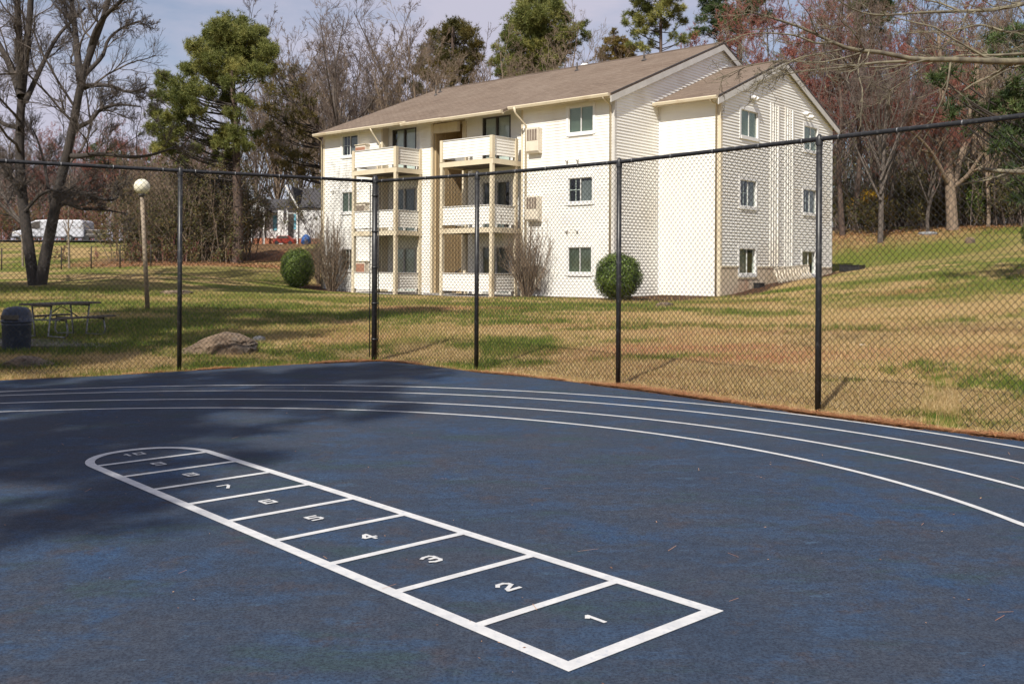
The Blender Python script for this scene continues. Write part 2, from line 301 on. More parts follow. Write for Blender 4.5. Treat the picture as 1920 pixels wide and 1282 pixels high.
def pine(name,trunk,r0,r1,clumps,dens,m,mb,seed=0,loc=(0,0,0),ln=.28,w=.014,nn=12,tb=.5,stub=6):
    # clumps: (x,y,z,r); trunk: list of points local
    rg=np.random.default_rng(seed); root=empty(name,loc); q,rr=resample(trunk,r0,r1,K=16)
    big=[tubes(q[None],rr[None],9)]; C=np.array(clumps,float)
    lim=[];lr=[]
    for x,y,z,r in C:
        zz=np.clip(z-.35*math.hypot(x-np.interp(z,q[:,2],q[:,0]),y)-.3,q[2,2],q[-1,2]); tx=np.interp(zz,q[:,2],q[:,0]); ty=np.interp(zz,q[:,2],q[:,1]); a=np.array([tx,ty,zz]); b=np.array([x,y,z])
        mid=(a+b)/2+np.array([0,0,-.12*np.linalg.norm(b-a)])+rg.normal(size=3)*.15; l,_=resample([a,mid,b],1,1,K=7); lim.append(l); rb=.010+.007*np.linalg.norm(b-a); lr.append(np.linspace(rb*1.6,.015,7))
    lim=np.array(lim); lr=np.array(lr); big.append(tubes(lim,lr,5))
    sub=grow(rg,lim,lr,dict(n=stub,len=.35,ang=55,up=.06,K=5,rmin=.008,t0=.45)); big.append(tubes(*sub,3))
    V,Fq=cat(big[:1]); npmesh('trunk',V,Fq,mb,root,smooth=True); V,Fq=cat(big[1:]); npmesh('limbs',V,Fq,M['barkdk'],root,smooth=True)
    cs=[];ds=[];ts=[]
    for x,y,z,r in C:
        n=max(10,int(dens*4.0*r*r)); v=rg.normal(size=(n,3)); v/=np.linalg.norm(v,axis=1,keepdims=True)
        # branchlets inside the clump: gather tufts round a few sub centres so gaps open up
        k=max(4,int(n/9)); sc_=rg.normal(size=(k,3)); sc_/=np.linalg.norm(sc_,axis=1,keepdims=True); sc_*=r*rg.uniform(.3,.95,(k,1)); sc_[:,2]*=.65
        own=rg.integers(0,k,n); c=sc_[own]+v*r*.52*rg.uniform(.3,1,(n,1)); cs.append(c+np.array([x,y,z])); dd=c/(r+1e-6)*.7; dd[:,2]+=.35; ds.append(dd); ts.append(np.full(n,tb)+rg.normal()*.13+rg.normal(size=k)[own]*.1)
    e=sub[0][:,2:].reshape(-1,3); e=e[rg.random(len(e))<.75]; cs.append(e); ds.append(np.tile([0,0,.4],(len(e),1))); ts.append(np.full(len(e),tb*.8))
    V,Fq,T=tufts(np.concatenate(cs),np.concatenate(ds),nn,ln,w,rg,np.concatenate(ts)); npmesh('crown',V,Fq,m,root,tint=T); return root
def copy_tree(root,loc,rz=0,s=1.,label=None,cat_=None,group=None):
    r=root.copy(); COL.objects.link(r); r.location=loc; r.rotation_euler=(0,0,rz); r.scale=(s,s,s)
    for ch in list(root.children):
        c=ch.copy(); COL.objects.link(c); c.parent=r
        for g in list(ch.children):
            d=g.copy(); COL.objects.link(d); d.parent=c
    tag(r,label,cat_,group); return r
# ------------------------------------------------------------ terrain
A_=math.radians(41.15); U=np.array([math.sin(A_),math.cos(A_)]); W=np.array([-math.cos(A_),math.sin(A_)])   # building depth / leftward directions
O3=ray(1350,505)*36.2; O2=O3[:2].copy(); BRZ=-A_
def bw(x,y): return O2-W*x+U*y          # building local (x right, y deep) -> world
ctl=[]
def cp(px,py,Y): p=P(px,py,Y); ctl.append(p)
def cw(X,Y,z): ctl.append(np.array([X,Y,z]))
for X,Y in [(-30,-20),(0,-20),(30,-20),(-12,0),(0,0),(12,0),(-10,8),(0,8),(8,6),(-9,12),(-5,14.6),(-2.3,16.2),(-.5,15),(1.4,13.1),(3.4,10.8),(5.6,8.6),(-2,12),(-14,11)]: cw(X,Y,-.03)
cw(-11,19.5,.02);cw(-14,19,.03);cp(390,650,17.5);cp(702,620,20.5);cp(960,620,20);cp(1250,620,19.5);cp(1550,640,17.5);cp(1850,640,16.5);cw(12,10,.15);cw(24,8,.5)
cp(277,580,27);cp(600,575,30);cp(900,570,32);cp(1150,565,33.5);cp(1600,587,27);cp(1920,568,26)
for x,y,z in [(-19.8,-3.3,.58),(-15,-4.8,.47),(-7,-4.8,.47),(-2.8,-3.2,.50),(0,-.4,.56),(.4,1.4,.70),(.5,3.6,1.03),(.5,7.8,1.27),(.5,10.3,1.5),(-20,5,.9),(-20,13,1.6),(-10,16,1.8),(1,16,2.0)]:
    p=bw(x,y); cw(p[0],p[1],z)
cp(70,532,38);cp(-150,532,38);cp(300,520,42);cp(100,506,50);cp(-150,506,50);cp(300,500,50);cp(480,505,50);cp(100,453,74);cp(-200,453,74);cp(300,456,74);cp(500,458,82);cp(600,456,82);cp(570,500,58)
cp(1920,520,32);cp(1650,500,43);cp(1920,475,42);cp(1580,450,56);cp(1750,434,57);cp(1920,426,56);cp(2300,420,50);cp(1200,470,60);cp(900,470,70)
for X,Y,z in [(-60,110,4.5),(0,110,3.8),(60,110,6),(-150,200,5),(0,200,4),(150,200,6),(-80,40,2),(90,50,5),(60,10,2),(-60,0,0),(-50,25,.6),(0,400,4),(400,400,4),(-400,400,4),(35,75,5),(15,75,4.2),(300,0,3),(-300,0,3),(0,-300,0)]: cw(X,Y,z)
ctl=np.array(ctl)
def _tps():
    n=len(ctl); X=ctl[:,:2]; r2=((X[:,None]-X[None])**2).sum(2); K=.5*r2*np.log(r2+1e-9)+np.eye(n)*.4; Pm=np.c_[np.ones(n),X]
    A=np.block([[K,Pm],[Pm.T,np.zeros((3,3))]]); return np.linalg.solve(A,np.r_[ctl[:,2],0,0,0])
TW=_tps()
def tz(x,y):
    x=np.asarray(x,float); sh=x.shape; q=np.c_[x.ravel(),np.asarray(y,float).ravel()]; out=np.empty(len(q))
    for i in range(0,len(q),40000):
        s=q[i:i+40000]; r2=((s[:,None]-ctl[None,:,:2])**2).sum(2); out[i:i+40000]=(.5*r2*np.log(r2+1e-9))@TW[:-3]+TW[-3]+s@TW[-2:]
    return out.reshape(sh)
def th(x,y): return float(tz(np.array([x]),np.array([y]))[0])
def hit(px,py,Y0=4,Y1=110):
    r=ray(px,py); Y=np.arange(Y0,Y1,.1); z=H+r[2]*Y; g=tz(r[0]*Y,Y); k=np.argmax(z<g)
    if not (z<g).any(): k=len(Y)-1
    return np.array([r[0]*Y[k],Y[k],g[k]])
# court outline in world metres from its visible edge
edge=[(-700,745),(-250,724),(0,713),(200,704),(336,696),(450,689),(560,683),(640,679),(702,677),(740,678),(800,685),(900,698),(1000,707),(1100,719),(1200,731),(1300,745),(1400,759),(1540,779),(1700,800),(1920,824),(2400,885)]
cpoly=[tuple(gz(*e)[:2]) for e in edge]; cpoly+=[(9.5,-9),(-12,-9)]; cpoly=np.array(cpoly)
def inpoly(x,y,poly):
    c=np.zeros(np.shape(x),bool); n=len(poly); j=n-1
    for i in range(n):
        xi,yi=poly[i]; xj,yj=poly[j]
        c^=((yi>y)!=(yj>y))&(x<(xj-xi)*(y-yi)/(yj-yi+1e-12)+xi); j=i
    return c
def edist(x,y,pl):
    d=np.full(np.shape(x),1e9)
    for a,b in zip(pl[:-1],pl[1:]):
        a=np.array(a);b=np.array(b);ab=b-a; t=np.clip(((x-a[0])*ab[0]+(y-a[1])*ab[1])/(ab@ab),0,1); d=np.minimum(d,np.hypot(x-a[0]-t*ab[0],y-a[1]-t*ab[1]))
    return d
def patch(px,py,rx,ry,amp):   # soil or grass patch: centre picked on the ground, radii in metres
    h=hit(px,py); return (h[0],h[1],rx,ry,amp)
CLAY=[patch(820,578,3.6,1.3,1.25),patch(930,588,2.2,1.0,.7),patch(545,482,6,5,1.4),patch(1290,655,2.6,.8,1.25),patch(1480,668,1.8,.8,1.1),patch(1700,548,1.6,.8,.9),patch(1500,620,4,1.3,.55),patch(1150,610,3.5,.8,.6),patch(1400,700,3,.5,.5),patch(1600,600,3,.8,.7),patch(640,620,2,.5,.4),patch(1750,660,2.5,1.2,.6),patch(1880,620,2.5,1.2,.6),patch(1800,700,1.2,.6,.5)]
GREEN=[patch(1700,475,9,4.5,.95),patch(1850,540,6,2.5,.8),patch(1000,572,5,1.6,.9),patch(1330,568,4,1.2,.8),patch(200,570,9,2.5,.7),patch(150,620,5,4,.9),patch(560,560,5,2,.8),patch(1470,545,2.2,.9,1.1),patch(900,570,6,.9,.9),patch(620,590,4,1.8,.9),patch(150,545,9,4.,.75),patch(420,640,.9,.3,1.2),patch(30,690,1.,.6,1.1),patch(200,640,4,2,.7),patch(1180,640,.8,.25,.9),patch(1230,670,1.2,.25,.9),patch(1700,520,4,1.4,.9),patch(1100,575,3,1,.7),patch(620,620,3,1.5,.45),patch(1850,480,5,3,.6),patch(820,640,2,.8,.5),patch(420,510,6,3,.6)]
def gmask(x,y):
    n1=fbm(x*.3,y*.45,3); n2=fbm(x*1.1,y*1.6,9); n3=fbm(x*.12,y*.12,21)
    n4=fbm(x*4.5,y*6.,13); g=np.clip((n1-.53-.10*(x>1.5)*(y<20)+.07*(x<-2)*(y<36)+.07*(y>20))*5.5+(n2-.5)*3.2+(n3-.5)*1.5+(n4-.5)*3.2-.05,0,.95)
    for cx,cy,rx,ry,a in GREEN: g=np.maximum(g,a*np.clip(1.5*np.exp(-((x-cx)/rx)**2-((y-cy)/ry)**2)-.25+(n2-.5)*1.3,0,1))
    c=np.zeros_like(g)
    for cx,cy,rx,ry,a in CLAY: c=np.maximum(c,a*np.clip(1.5*np.exp(-((x-cx)/rx)**2-((y-cy)/ry)**2)-.3+(n2-.5)*1.3,0,1))
    c=np.maximum(c,np.clip((fbm(x*.5,y*.5,41)-.60)*4,0,.5)*(y<34)*(x>-4))
    dx=x-O2[0];dy=y-O2[1]; lx=-(dx*W[0]+dy*W[1]); ly=dx*U[0]+dy*U[1]
    def bx(x0,x1,y0,y1,s=.25): return np.clip(np.minimum(np.minimum(lx-x0,x1-lx),np.minimum(ly-y0,y1-ly))/s+.5+(n2-.5)*1.5,0,1)
    m=np.maximum.reduce([bx(-20.8,-15.2,-4.3,0),bx(-7.6,.1,-4.1,0),bx(-2.9,.2,-.9,0),bx(-.2,1.0,-.2,4.6),bx(-.2,.6,4,10.6),bx(-15.2,-7.4,-4.6,-2.5)])
    w=np.clip((y-61-4*n1+.12*np.clip(-x,0,40))/2.5,0,1)*(x>-6)   # wood floor
    w=np.maximum(w,np.clip((y-50-3*n1)/3,0,1)*np.clip((x+26)/3,0,1)*(x<-16)*.9)
    d=edist(x,y,cpoly[:21]); m=np.maximum(m,np.clip((.22-d)/.15+(n2-.5)*3,0,1)*.35)
    c=np.maximum(c,w*.45); m=np.maximum(m,w*.75); 
    return c,g*(1-m),m
def axis_(lo,hi,d0,far,gr=1.13):
    a=list(np.arange(lo,hi,d0)); s=d0; x=hi
    while x<far: a.append(x); s*=gr; x+=s
    a.append(far); s=d0; x=lo; b=[]
    while x>-far*.8: s*=gr; x-=s; b.append(x)
    return np.array(b[::-1]+a)
gx=axis_(-19,17,.17,700); gy=axis_(5,45,.2,900); GX,GY=np.meshgrid(gx,gy); Z=tz(GX,GY)
Z=np.where(np.hypot(GX,GY-30)>180,4.,Z)
Z+= (fbm(GX*1.7,GY*1.7,5,3)-.5)*.05*(np.hypot(GX,GY)<90)
ins=inpoly(GX,GY,cpoly); ed=edist(GX,GY,cpoly[:21]); Z=np.where(ins,np.where(ed<.45,-.016,-.10),Z); Z=np.where(~ins&(ed<.6),np.minimum(Z,-.010),Z)
c_,g_,m_=gmask(GX,GY); nx,ny=len(gx),len(gy)
i=np.arange((ny-1)*nx).reshape(ny-1,nx)[:,:-1].ravel(); Fq=np.stack([i,i+1,i+nx+1,i+nx],1)
gr=npmesh('ground',np.stack([GX,GY,Z],-1).reshape(-1,3),Fq,M['ground'],smooth=True); gr['kind']='structure'
at=gr.data.attributes.new('gmask','FLOAT_COLOR','POINT'); at.data.foreach_set('color',np.stack([c_,g_,m_,np.ones_like(c_)],-1).ravel().astype(np.float32))
# court slab
n=len(cpoly); b=MB(); b.prism([(x,y,-.12) for x,y in cpoly],(0,0,.12)); court=b.build('court_surface',M['court']); court['kind']='structure'
# ------------------------------------------------------------ lane lines
def strip(pts,w,z):
    p=np.array(pts); t=np.gradient(p,axis=0); t/=np.linalg.norm(t,axis=1,keepdims=True); nrm=np.c_[-t[:,1],t[:,0]]
    jit=1+.05*np.sin(np.arange(len(p))*1.7)[:,None]
    a=p+nrm*w/2*jit; b_=p-nrm*w/2*jit; b=MB(); N=len(p)
    vs=[(x,y,z) for x,y in a]+[(x,y,z) for x,y in b_]; b.add(vs,[(i,i+1,N+i+1,N+i) for i in range(N-1)]); return b
LN={1:[(-300,757),(0,735),(302,724),(640,723),(1050,737.5),(1700,804),(1920,841),(2300,935)],2:[(-300,764),(0,742),(302,734),(640,734),(1050,750.7),(1700,827),(1920,869),(2300,980)],3:[(-300,784),(0,756),(302,750),(640,750),(1050,771),(1686,860),(1920,915),(2250,1040)],4:[(-300,806),(0,772),(302,766),(640,767.5),(1050,792),(1493,860),(1920,984),(2150,1090)]}
LBL={1:'outermost of the four curved white lane lines, nearest the chain link fence',2:'second curved white lane line counted from the fence side',3:'third curved white lane line, wide lane either side of it',4:'innermost curved white lane line, nearest the hopscotch grid'}
for k,p in LN.items():
    g=np.array([gz(*q)[:2] for q in p]); A=np.c_[2*g[1:-1],np.ones(len(g)-2)]; s=np.linalg.lstsq(A,(g[1:-1]**2).sum(1),rcond=None)[0]; cen=s[:2]
    an=np.unwrap(np.arctan2(g[:,1]-cen[1],g[:,0]-cen[0])); rr=np.hypot(*(g-cen).T); o=np.argsort(an)
    cf=np.polyfit(an[1:-1],rr[1:-1],3); a0=an[1:-1].min(); a1=an[1:-1].max(); A1=np.linspace(a0-.5,a1+.75,160)
    R1=np.polyval(cf,np.clip(A1,a0,a1)); o=strip(np.c_[cen[0]+R1*np.cos(A1),cen[1]+R1*np.sin(A1)],.052,.004).build('lane_line',M['paint'])
    tag(o,LBL[k],'lane line','curved lane lines painted round the court')
# ------------------------------------------------------------ hopscotch
hs=empty('hopscotch_grid',(.223,3.721,0)); tag(hs,'white painted hopscotch grid with ten numbered boxes and a rounded far end','hopscotch')
e1=np.array([.7375,.6754]); e2=np.array([-.6754,.7375])
def hp(a,b,z=.004): q=e1*a+e2*b; return (q[0],q[1],z)
WD=.998; ow=.070; rows=[.600,1.188,1.770,2.345,2.915,3.478,4.036,4.585,5.105]
b=MB(); inn=[];out=[]
def outl(off):
    pts=[(off,off),(WD-off,off),(WD-off,5.1)]; R=WD/2-off
    for t in np.linspace(0,math.pi,40)[1:-1]: pts.append((WD/2+R*math.cos(t)*abs(math.cos(t))**-.08 if abs(math.cos(t))>.01 else WD/2,5.1+(R+.03)*math.sin(t)))
    pts.append((off,5.1)); return pts
A=outl(0);B=outl(ow); n=len(A); b.add([hp(*q) for q in A]+[hp(*q) for q in B],[(i,(i+1)%n,n+(i+1)%n,n+i) for i in range(n)]); b.build('outline',M['paint'],hs)
for k,r in enumerate(rows):
    w=.051; b=MB(); b.poly([hp(ow,r-w/2),hp(WD-ow,r-w/2),hp(WD-ow,r+w/2),hp(ow,r+w/2)]); b.build('divider_line',M['paint'],hs)
G={'0':[[(0,0),(1,0),(1,1),(0,1),(0,0)]],'1':[[(.15,.84),(.5,1),(.5,0)]],'2':[[(0,.8),(.25,1),(.75,1),(1,.8),(1,.6),(.15,.22),(0,0),(1,0)]],'3':[[(0,.88),(.3,1),(.8,1),(1,.8),(1,.62),(.75,.52),(.4,.52)],[(.75,.52),(1,.42),(1,.18),(.8,0),(.3,0),(0,.12)]],
'4':[[(.72,0),(.72,1),(.5,.95),(.02,.45),(.05,.32),(1,.32)]],'5':[[(1,1),(.05,1),(.05,.55),(.8,.58),(1,.4),(1,.15),(.8,0),(0,0)]],'6':[[(1,1),(.1,1),(0,.85),(0,0),(1,0),(1,.5),(.05,.5)]],'7':[[(0,1),(1,1),(.95,.7),(.4,0)]],
'8':[[(.5,.52),(0,.6),(0,1),(1,1),(1,.6),(.5,.52),(0,.42),(0,0),(1,0),(1,.42),(.5,.52)]],'9':[[(0,0),(1,0),(1,1),(0,1),(0,.5),(.95,.5)]]}
def glyph(b,ch,ca,cb,gw,gh,st):
    for pl in G[ch]:
        pts=[np.array([ca+(x-.5)*gw,cb+(y-.5)*gh]) for x,y in pl]
        for i,(p,q) in enumerate(zip(pts[:-1],pts[1:])):
            d=(q-p)/np.linalg.norm(q-p); nn_=np.array([-d[1],d[0]])*st/2; e=d*st*.42; z=.004+.0004*i
            b.poly([hp(*(p-e-nn_),z),hp(*(q+e-nn_),z),hp(*(q+e+nn_),z),hp(*(p-e+nn_),z)])
cen=[(0+ow+.57)/2]+[(rows[i]+rows[i+1])/2 for i in range(8)]+[5.33]
cpx=[(1117,1161),(951,1101),(809,1049),(691,1007),(589,972),(502,941),(423,913),(358,890.5),(297,870),(253,852)]
for k in range(10):
    w=gz(*cpx[k])[:2]-np.array([.223,3.721]); ca,cb=w@e1,w@e2; b=MB()
    if k==9: glyph(b,'1',ca-.055,cb,.05,.082,.020); glyph(b,'0',ca+.035,cb,.065,.082,.019)
    else: glyph(b,str(k+1),ca,cb,.07 if k else .05,.098,.022)
    b.build('number',M['paint'],hs)['label']='painted number %d'%(k+1)
# ------------------------------------------------------------ chain link fence
FP=[(-2.30,16.39),(-.545,15.15),(1.445,13.25),(3.40,10.85)]
dR=np.array(FP[3])-np.array(FP[2]); FR=FP+[tuple(np.array(FP[3])+dR*1.0),tuple(np.array(FP[3])+dR*2)]
L1=np.array([-5.01,14.76]); dL=L1-np.array(FP[0]); FLp=[FP[0],tuple(L1),tuple(L1+dL*1.0),tuple(L1+dL*2.0)]
fence=empty('chain_link_fence',(FP[0][0],FP[0][1],0)); fx,fy=FP[0]
tag(fence,'tall black chain link fence with corner post running round the blue court','fence')
FH=2.99
def post(x,y,r,h):
    b=MB(); b.tube([(0,0,-.15),(0,0,h)],r,16); o=b.build('post',M['black'],fence); o.location=(x-fx,y-fy,0)
    b=MB(); b.lathe([(r*1.18,h-.05),(r*1.18,h+.01),(r*.9,h+.05),(r*.4,h+.075),(.001,h+.08)],n=16)
    c=b.build('post_cap',M['black'],o); return o
posts=[FR[0]]+FR[1:]+FLp[1:]
for k,(x,y) in enumerate(posts):
    o=post(x,y,.047 if k==0 else .034,FH-.02 if k else FH+.02)
    if k==0:
        for z in (.35,.95,1.55,2.15,2.75):
            b=MB(); b.lathe([(.047,z-.015),(.056,z-.015),(.056,z+.015),(.047,z+.015)],n=16); b.build('tension_band',M['black'],o)
def rail(pts):
    b=MB(); b.tube([(x-fx,y-fy,FH) for x,y in pts],.0265,12); b.build('top_rail',M['black'],fence)
    for a,c in zip(pts[:-1],pts[1:]):
        a=np.array(a);c=np.array(c);d=(c-a)/np.linalg.norm(c-a)
        for t in (.08,.3,.52,.74,.93):
            b=MB(); p=a+(c-a)*t; b.tube([(p[0]-d[0]*.006-fx,p[1]-d[1]*.006-fy,FH),(p[0]+d[0]*.006-fx,p[1]+d[1]*.006-fy,FH)],.0305,10)
            b.build('tie_wire',M['steel'],fence)
rail(FR); rail(FLp)
for d_ in (dR,dL):
    d=d_/np.linalg.norm(d_) if d_ is dL else (np.array(FP[1])-np.array(FP[0]))/np.linalg.norm(np.array(FP[1])-np.array(FP[0]))
    b=MB(); b.tube([(d[0]*.085,d[1]*.085,.06),(d[0]*.085,d[1]*.085,FH-.06)],.009,6); b.build('tension_bar',M['black'],fence)
def fabric(pl,seed,hole=None):
    rg=np.random.default_rng(seed); pl=np.array(pl); sg=np.linalg.norm(np.diff(pl,axis=0),axis=1); cs=np.r_[0,np.cumsum(sg)]; L=cs[-1]
    w,h=.073,.0762; NC=int(L/(w/2)); K=39*2; i=np.arange(NC)[:,None]; j=np.arange(K)[None,:]
    s=(i+((i+j)%2))*(w/2)+.0; z=FH-.02-j*h/2.0; z=np.broadcast_to(z,s.shape).copy(); off=np.where((i+j)%2==0,.004,-.004)+0*s
    # sag and slack: slow drifts of the mesh, more towards the loose bottom edge
    lo=np.clip(1-z/1.1,0,1); s=s+.018*(fbm(s*1.1,z*1.1,seed)-.5)*2+lo*.03*(fbm(s*2.5,z*2.5,seed+3)-.5)*2
    z=z+.016*(fbm(s*.9,z*.9,seed+5)-.5)*2+lo*.03*(fbm(s*2,z*3,seed+8)-.5)*2; off=off+lo**2*.14*(fbm(s*.9,z*.8,seed+9)-.45)
    keep=np.ones((NC,K-1,3),bool)
    if hole:
        hs_,hw,hh=hole; r=((s-hs_)/hw)**2+(np.clip(z,0,9)/hh)**2; zz=r[:,:-1]; keep&=((zz+r[:,1:])/2>1)[:,:,None]
        push=np.exp(-((r-1).clip(0)/1.4)); sd=np.sign(s-hs_); s=s+sd*push*.035; off=off-push*.10*np.sign(s-hs_)*(.5+fbm(s*9,z*9,4)); z=z+push*.04*(fbm(s*7,z*7,2)-.4)
    x=np.interp(s,cs,pl[:,0]); y=np.interp(s,cs,pl[:,1]); k=np.clip(np.searchsorted(cs,s.clip(0,L-1e-6),side='right')-1,0,len(sg)-1); d=np.diff(pl,axis=0)/sg[:,None]
    nx_=-d[k,1];ny_=d[k,0]; pts=np.stack([x+nx_*off-fx,y+ny_*off-fy,z],-1); V,Fq=tubes(pts,np.full(pts.shape[:2],.0037),3,keep)
    b=MB(); npmesh('chain_mesh',V,Fq,M['wire'],fence)
import bisect
hx=gz(1765,805)[:2]; sR=sum(np.linalg.norm(np.array(FR[i+1])-np.array(FR[i])) for i in range(3))
dd=dR/np.linalg.norm(dR); tt=None
A2=np.array([[dd[0],-ray(1765,505)[0]],[dd[1],-1.]]); sol=np.linalg.solve(A2,-np.array(FR[3])); hole_s=sR+sol[0]
fabric(FR,11,(hole_s,.24,.56)); fabric(FLp,23)
# ------------------------------------------------------------ grass, straw
def scatter(n,ymin,ymax,pw,xm=.56,seed=1):
    rg=np.random.default_rng(seed); u=rg.random(n); Y=ymin*(ymax/ymin)**(u**pw); X=Y*rg.uniform(-xm,xm,n); return X,Y,rg
def blades():
    X,Y,rg=scatter(420000,8.3,36,.95)
    k=~inpoly(X,Y,cpoly); X=X[k];Y=Y[k]; c,g,m=gmask(X,Y); keep=rg.random(len(X))<(1-m*.8)*(1-c*.55); X=X[keep];Y=Y[keep];c=c[keep];g=g[keep]
    z=tz(X,Y)+(fbm(X*1.7,Y*1.7,5,3)-.5)*.05-.005; z=np.where(edist(X,Y,cpoly[:21])<.6,np.minimum(z,-.02),z); N=len(X); hgt=rg.uniform(.02,.06,N)*(1+g*.6)*(1+.02*Y); w=.0022*(1+.05*Y); an=rg.uniform(0,6.28,N); ln=rg.normal(size=(N,2))*.030
    B=np.stack([X,Y,z],1); sx=np.stack([np.cos(an)*w,np.sin(an)*w,0*an],1); T=B+np.c_[ln,hgt]
    V=np.stack([B-sx,B+sx,T],1).reshape(-1,3); t=np.clip(.80-g*.66-c*.1+rg.normal(size=N)*.20,0,1)
    o=npmesh('grass',V,np.arange(3*N).reshape(-1,3),M['grass'],tint=np.repeat(t,3)); o['kind']='stuff'
blades()
def straw():
    rg=np.random.default_rng(5); pl=cpoly[:21]; sg=np.linalg.norm(np.diff(pl,axis=0),axis=1); cs=np.r_[0,np.cumsum(sg)]; n=60000
    s=rg.uniform(cs[0],cs[-1],n); x=np.interp(s,cs,pl[:,0]);y=np.interp(s,cs,pl[:,1]); k=np.clip(np.searchsorted(cs,s)-1,0,len(sg)-1); d=np.diff(pl,axis=0)[k]/sg[k][:,None]
    nrm=np.c_[-d[:,1],d[:,0]]; den=fbm(s*.9,s*0,3,5); sp=np.abs(rg.normal(size=n))*(.06+.22*np.clip(den-.38,0,1)*2)-.03-.05*(den>.52); x=x+nrm[:,0]*sp; y=y+nrm[:,1]*sp
    kk=rg.random(n)<np.clip((den-.34)*4,.05,1); x=x[kk];y=y[kk]; N=len(x); i_=inpoly(x,y,cpoly)
    z=np.where(i_,.003,-.004)+rg.uniform(0,.022,N)*(~i_)+.001
    an=rg.uniform(0,math.pi,N); L=rg.uniform(.04,.11,N)[:,None]; w=.0030; D=np.stack([np.cos(an),np.sin(an),rg.normal(size=N)*.12*(~i_)],1); S=np.stack([-np.sin(an),np.cos(an),0*an],1)*w; C0=np.stack([x,y,z],1)
    V=np.stack([C0-D*L/2-S,C0-D*L/2+S,C0+D*L/2+S,C0+D*L/2-S],1).reshape(-1,3); o=npmesh('pine_straw',V,np.arange(4*N).reshape(-1,4),M['straw'],tint=np.repeat(rg.uniform(0,1,N),4)); o['kind']='stuff'
    n=60; Y=rg.uniform(4.3,15,n); X=Y*rg.uniform(-.55,.55,n); k=inpoly(X,Y,cpoly); X=X[k];Y=Y[k]; N=len(X); an=rg.uniform(0,math.pi,N); L=rg.uniform(.04,.13,N)[:,None]; D=np.stack([np.cos(an),np.sin(an),0*an],1); S=np.stack([-np.sin(an),np.cos(an),0*an],1)*.0012; C0=np.stack([X,Y,0*X+.008],1)
    o=npmesh('loose_needles',np.stack([C0-D*L/2-S,C0-D*L/2+S,C0+D*L/2+S,C0+D*L/2-S],1).reshape(-1,3),np.arange(4*N).reshape(-1,4),M['straw'],tint=np.repeat(rg.uniform(.4,1,N),4)); o['kind']='stuff'
    # leaf scraps and needles blown over the court
    n=260; Y=rg.uniform(3.2,15,n); X=Y*rg.uniform(-.55,.55,n); k=inpoly(X,Y,cpoly); X=X[k];Y=Y[k]
    o=leafq(np.stack([X,Y,np.full(len(X),.007)],1),.0075,M['litter'],None,rg,'court_litter',n3=np.tile([0,0,2.2],(len(X),1))); o['kind']='stuff'
straw()
# ------------------------------------------------------------ apartment building
bd=empty('apartment_building',(O2[0],O2[1],0),BRZ); tag(bd,'three storey cream sided apartment building with balconies, stairwell and brown shingle roof','apartment building')
YF=-2.95; YB=12.55; XL=-19.65; XM=-2.70; YR=-2.60
def front(y0): return lambda s,n,z:(s,y0-n,z)
def side(x0): return lambda s,n,z:(x0+n,s,z)
LAP=.1155
def siding(fn,s0,s1,z0,z1,holes=(),top=None,bot=None,name='siding'):
    lp=.034 if fn in (fG,fM) else .021
    b=MB(); z=z0
    def iv(zz):
        a,c=s0,s1
        if top: 
            r=top(zz); 
            if r is None: return None
            a=max(a,r[0]);c=min(c,r[1])
        return (a,c) if c>a+.01 else None
    while z<z1-.01:
        zt=min(z+LAP,z1); A=iv(z+.001);B=iv(zt-.001)
        if A is None: break
        if B is None: B=((A[0]+A[1])/2,)*2
        segs=[(A[0],A[1],B[0],B[1])]; zc=(z+zt)/2
        if bot and zc<0: pass
        for h0,h1,k0,k1 in holes:
            if k0<zc<k1:
                ns=[]
                for a0,a1,b0,b1 in segs:
                    if h1<=a0 or h0>=a1: ns.append((a0,a1,b0,b1)); continue
                    if h0>a0: ns.append((a0,h0,b0,h0))
                    if h1<a1: ns.append((h1,a1,h1,b1))
                segs=ns
        for a0,a1,b0,b1 in segs:
            p=[(a0,lp,z),(a1,lp,z),(b1,.005,zt),(b0,.005,zt)]; q=[(a0,.0,z),(a1,.0,z)]
            b.add([fn(*t) for t in p+q],[(0,1,2,3),(4,5,1,0)])
        z=zt
    return b.build(name,M['siding'],bd)
zm=lambda y:11.2-.4*abs(y-4.8)
zw=lambda y:10.12-.4*abs(y-5.0)
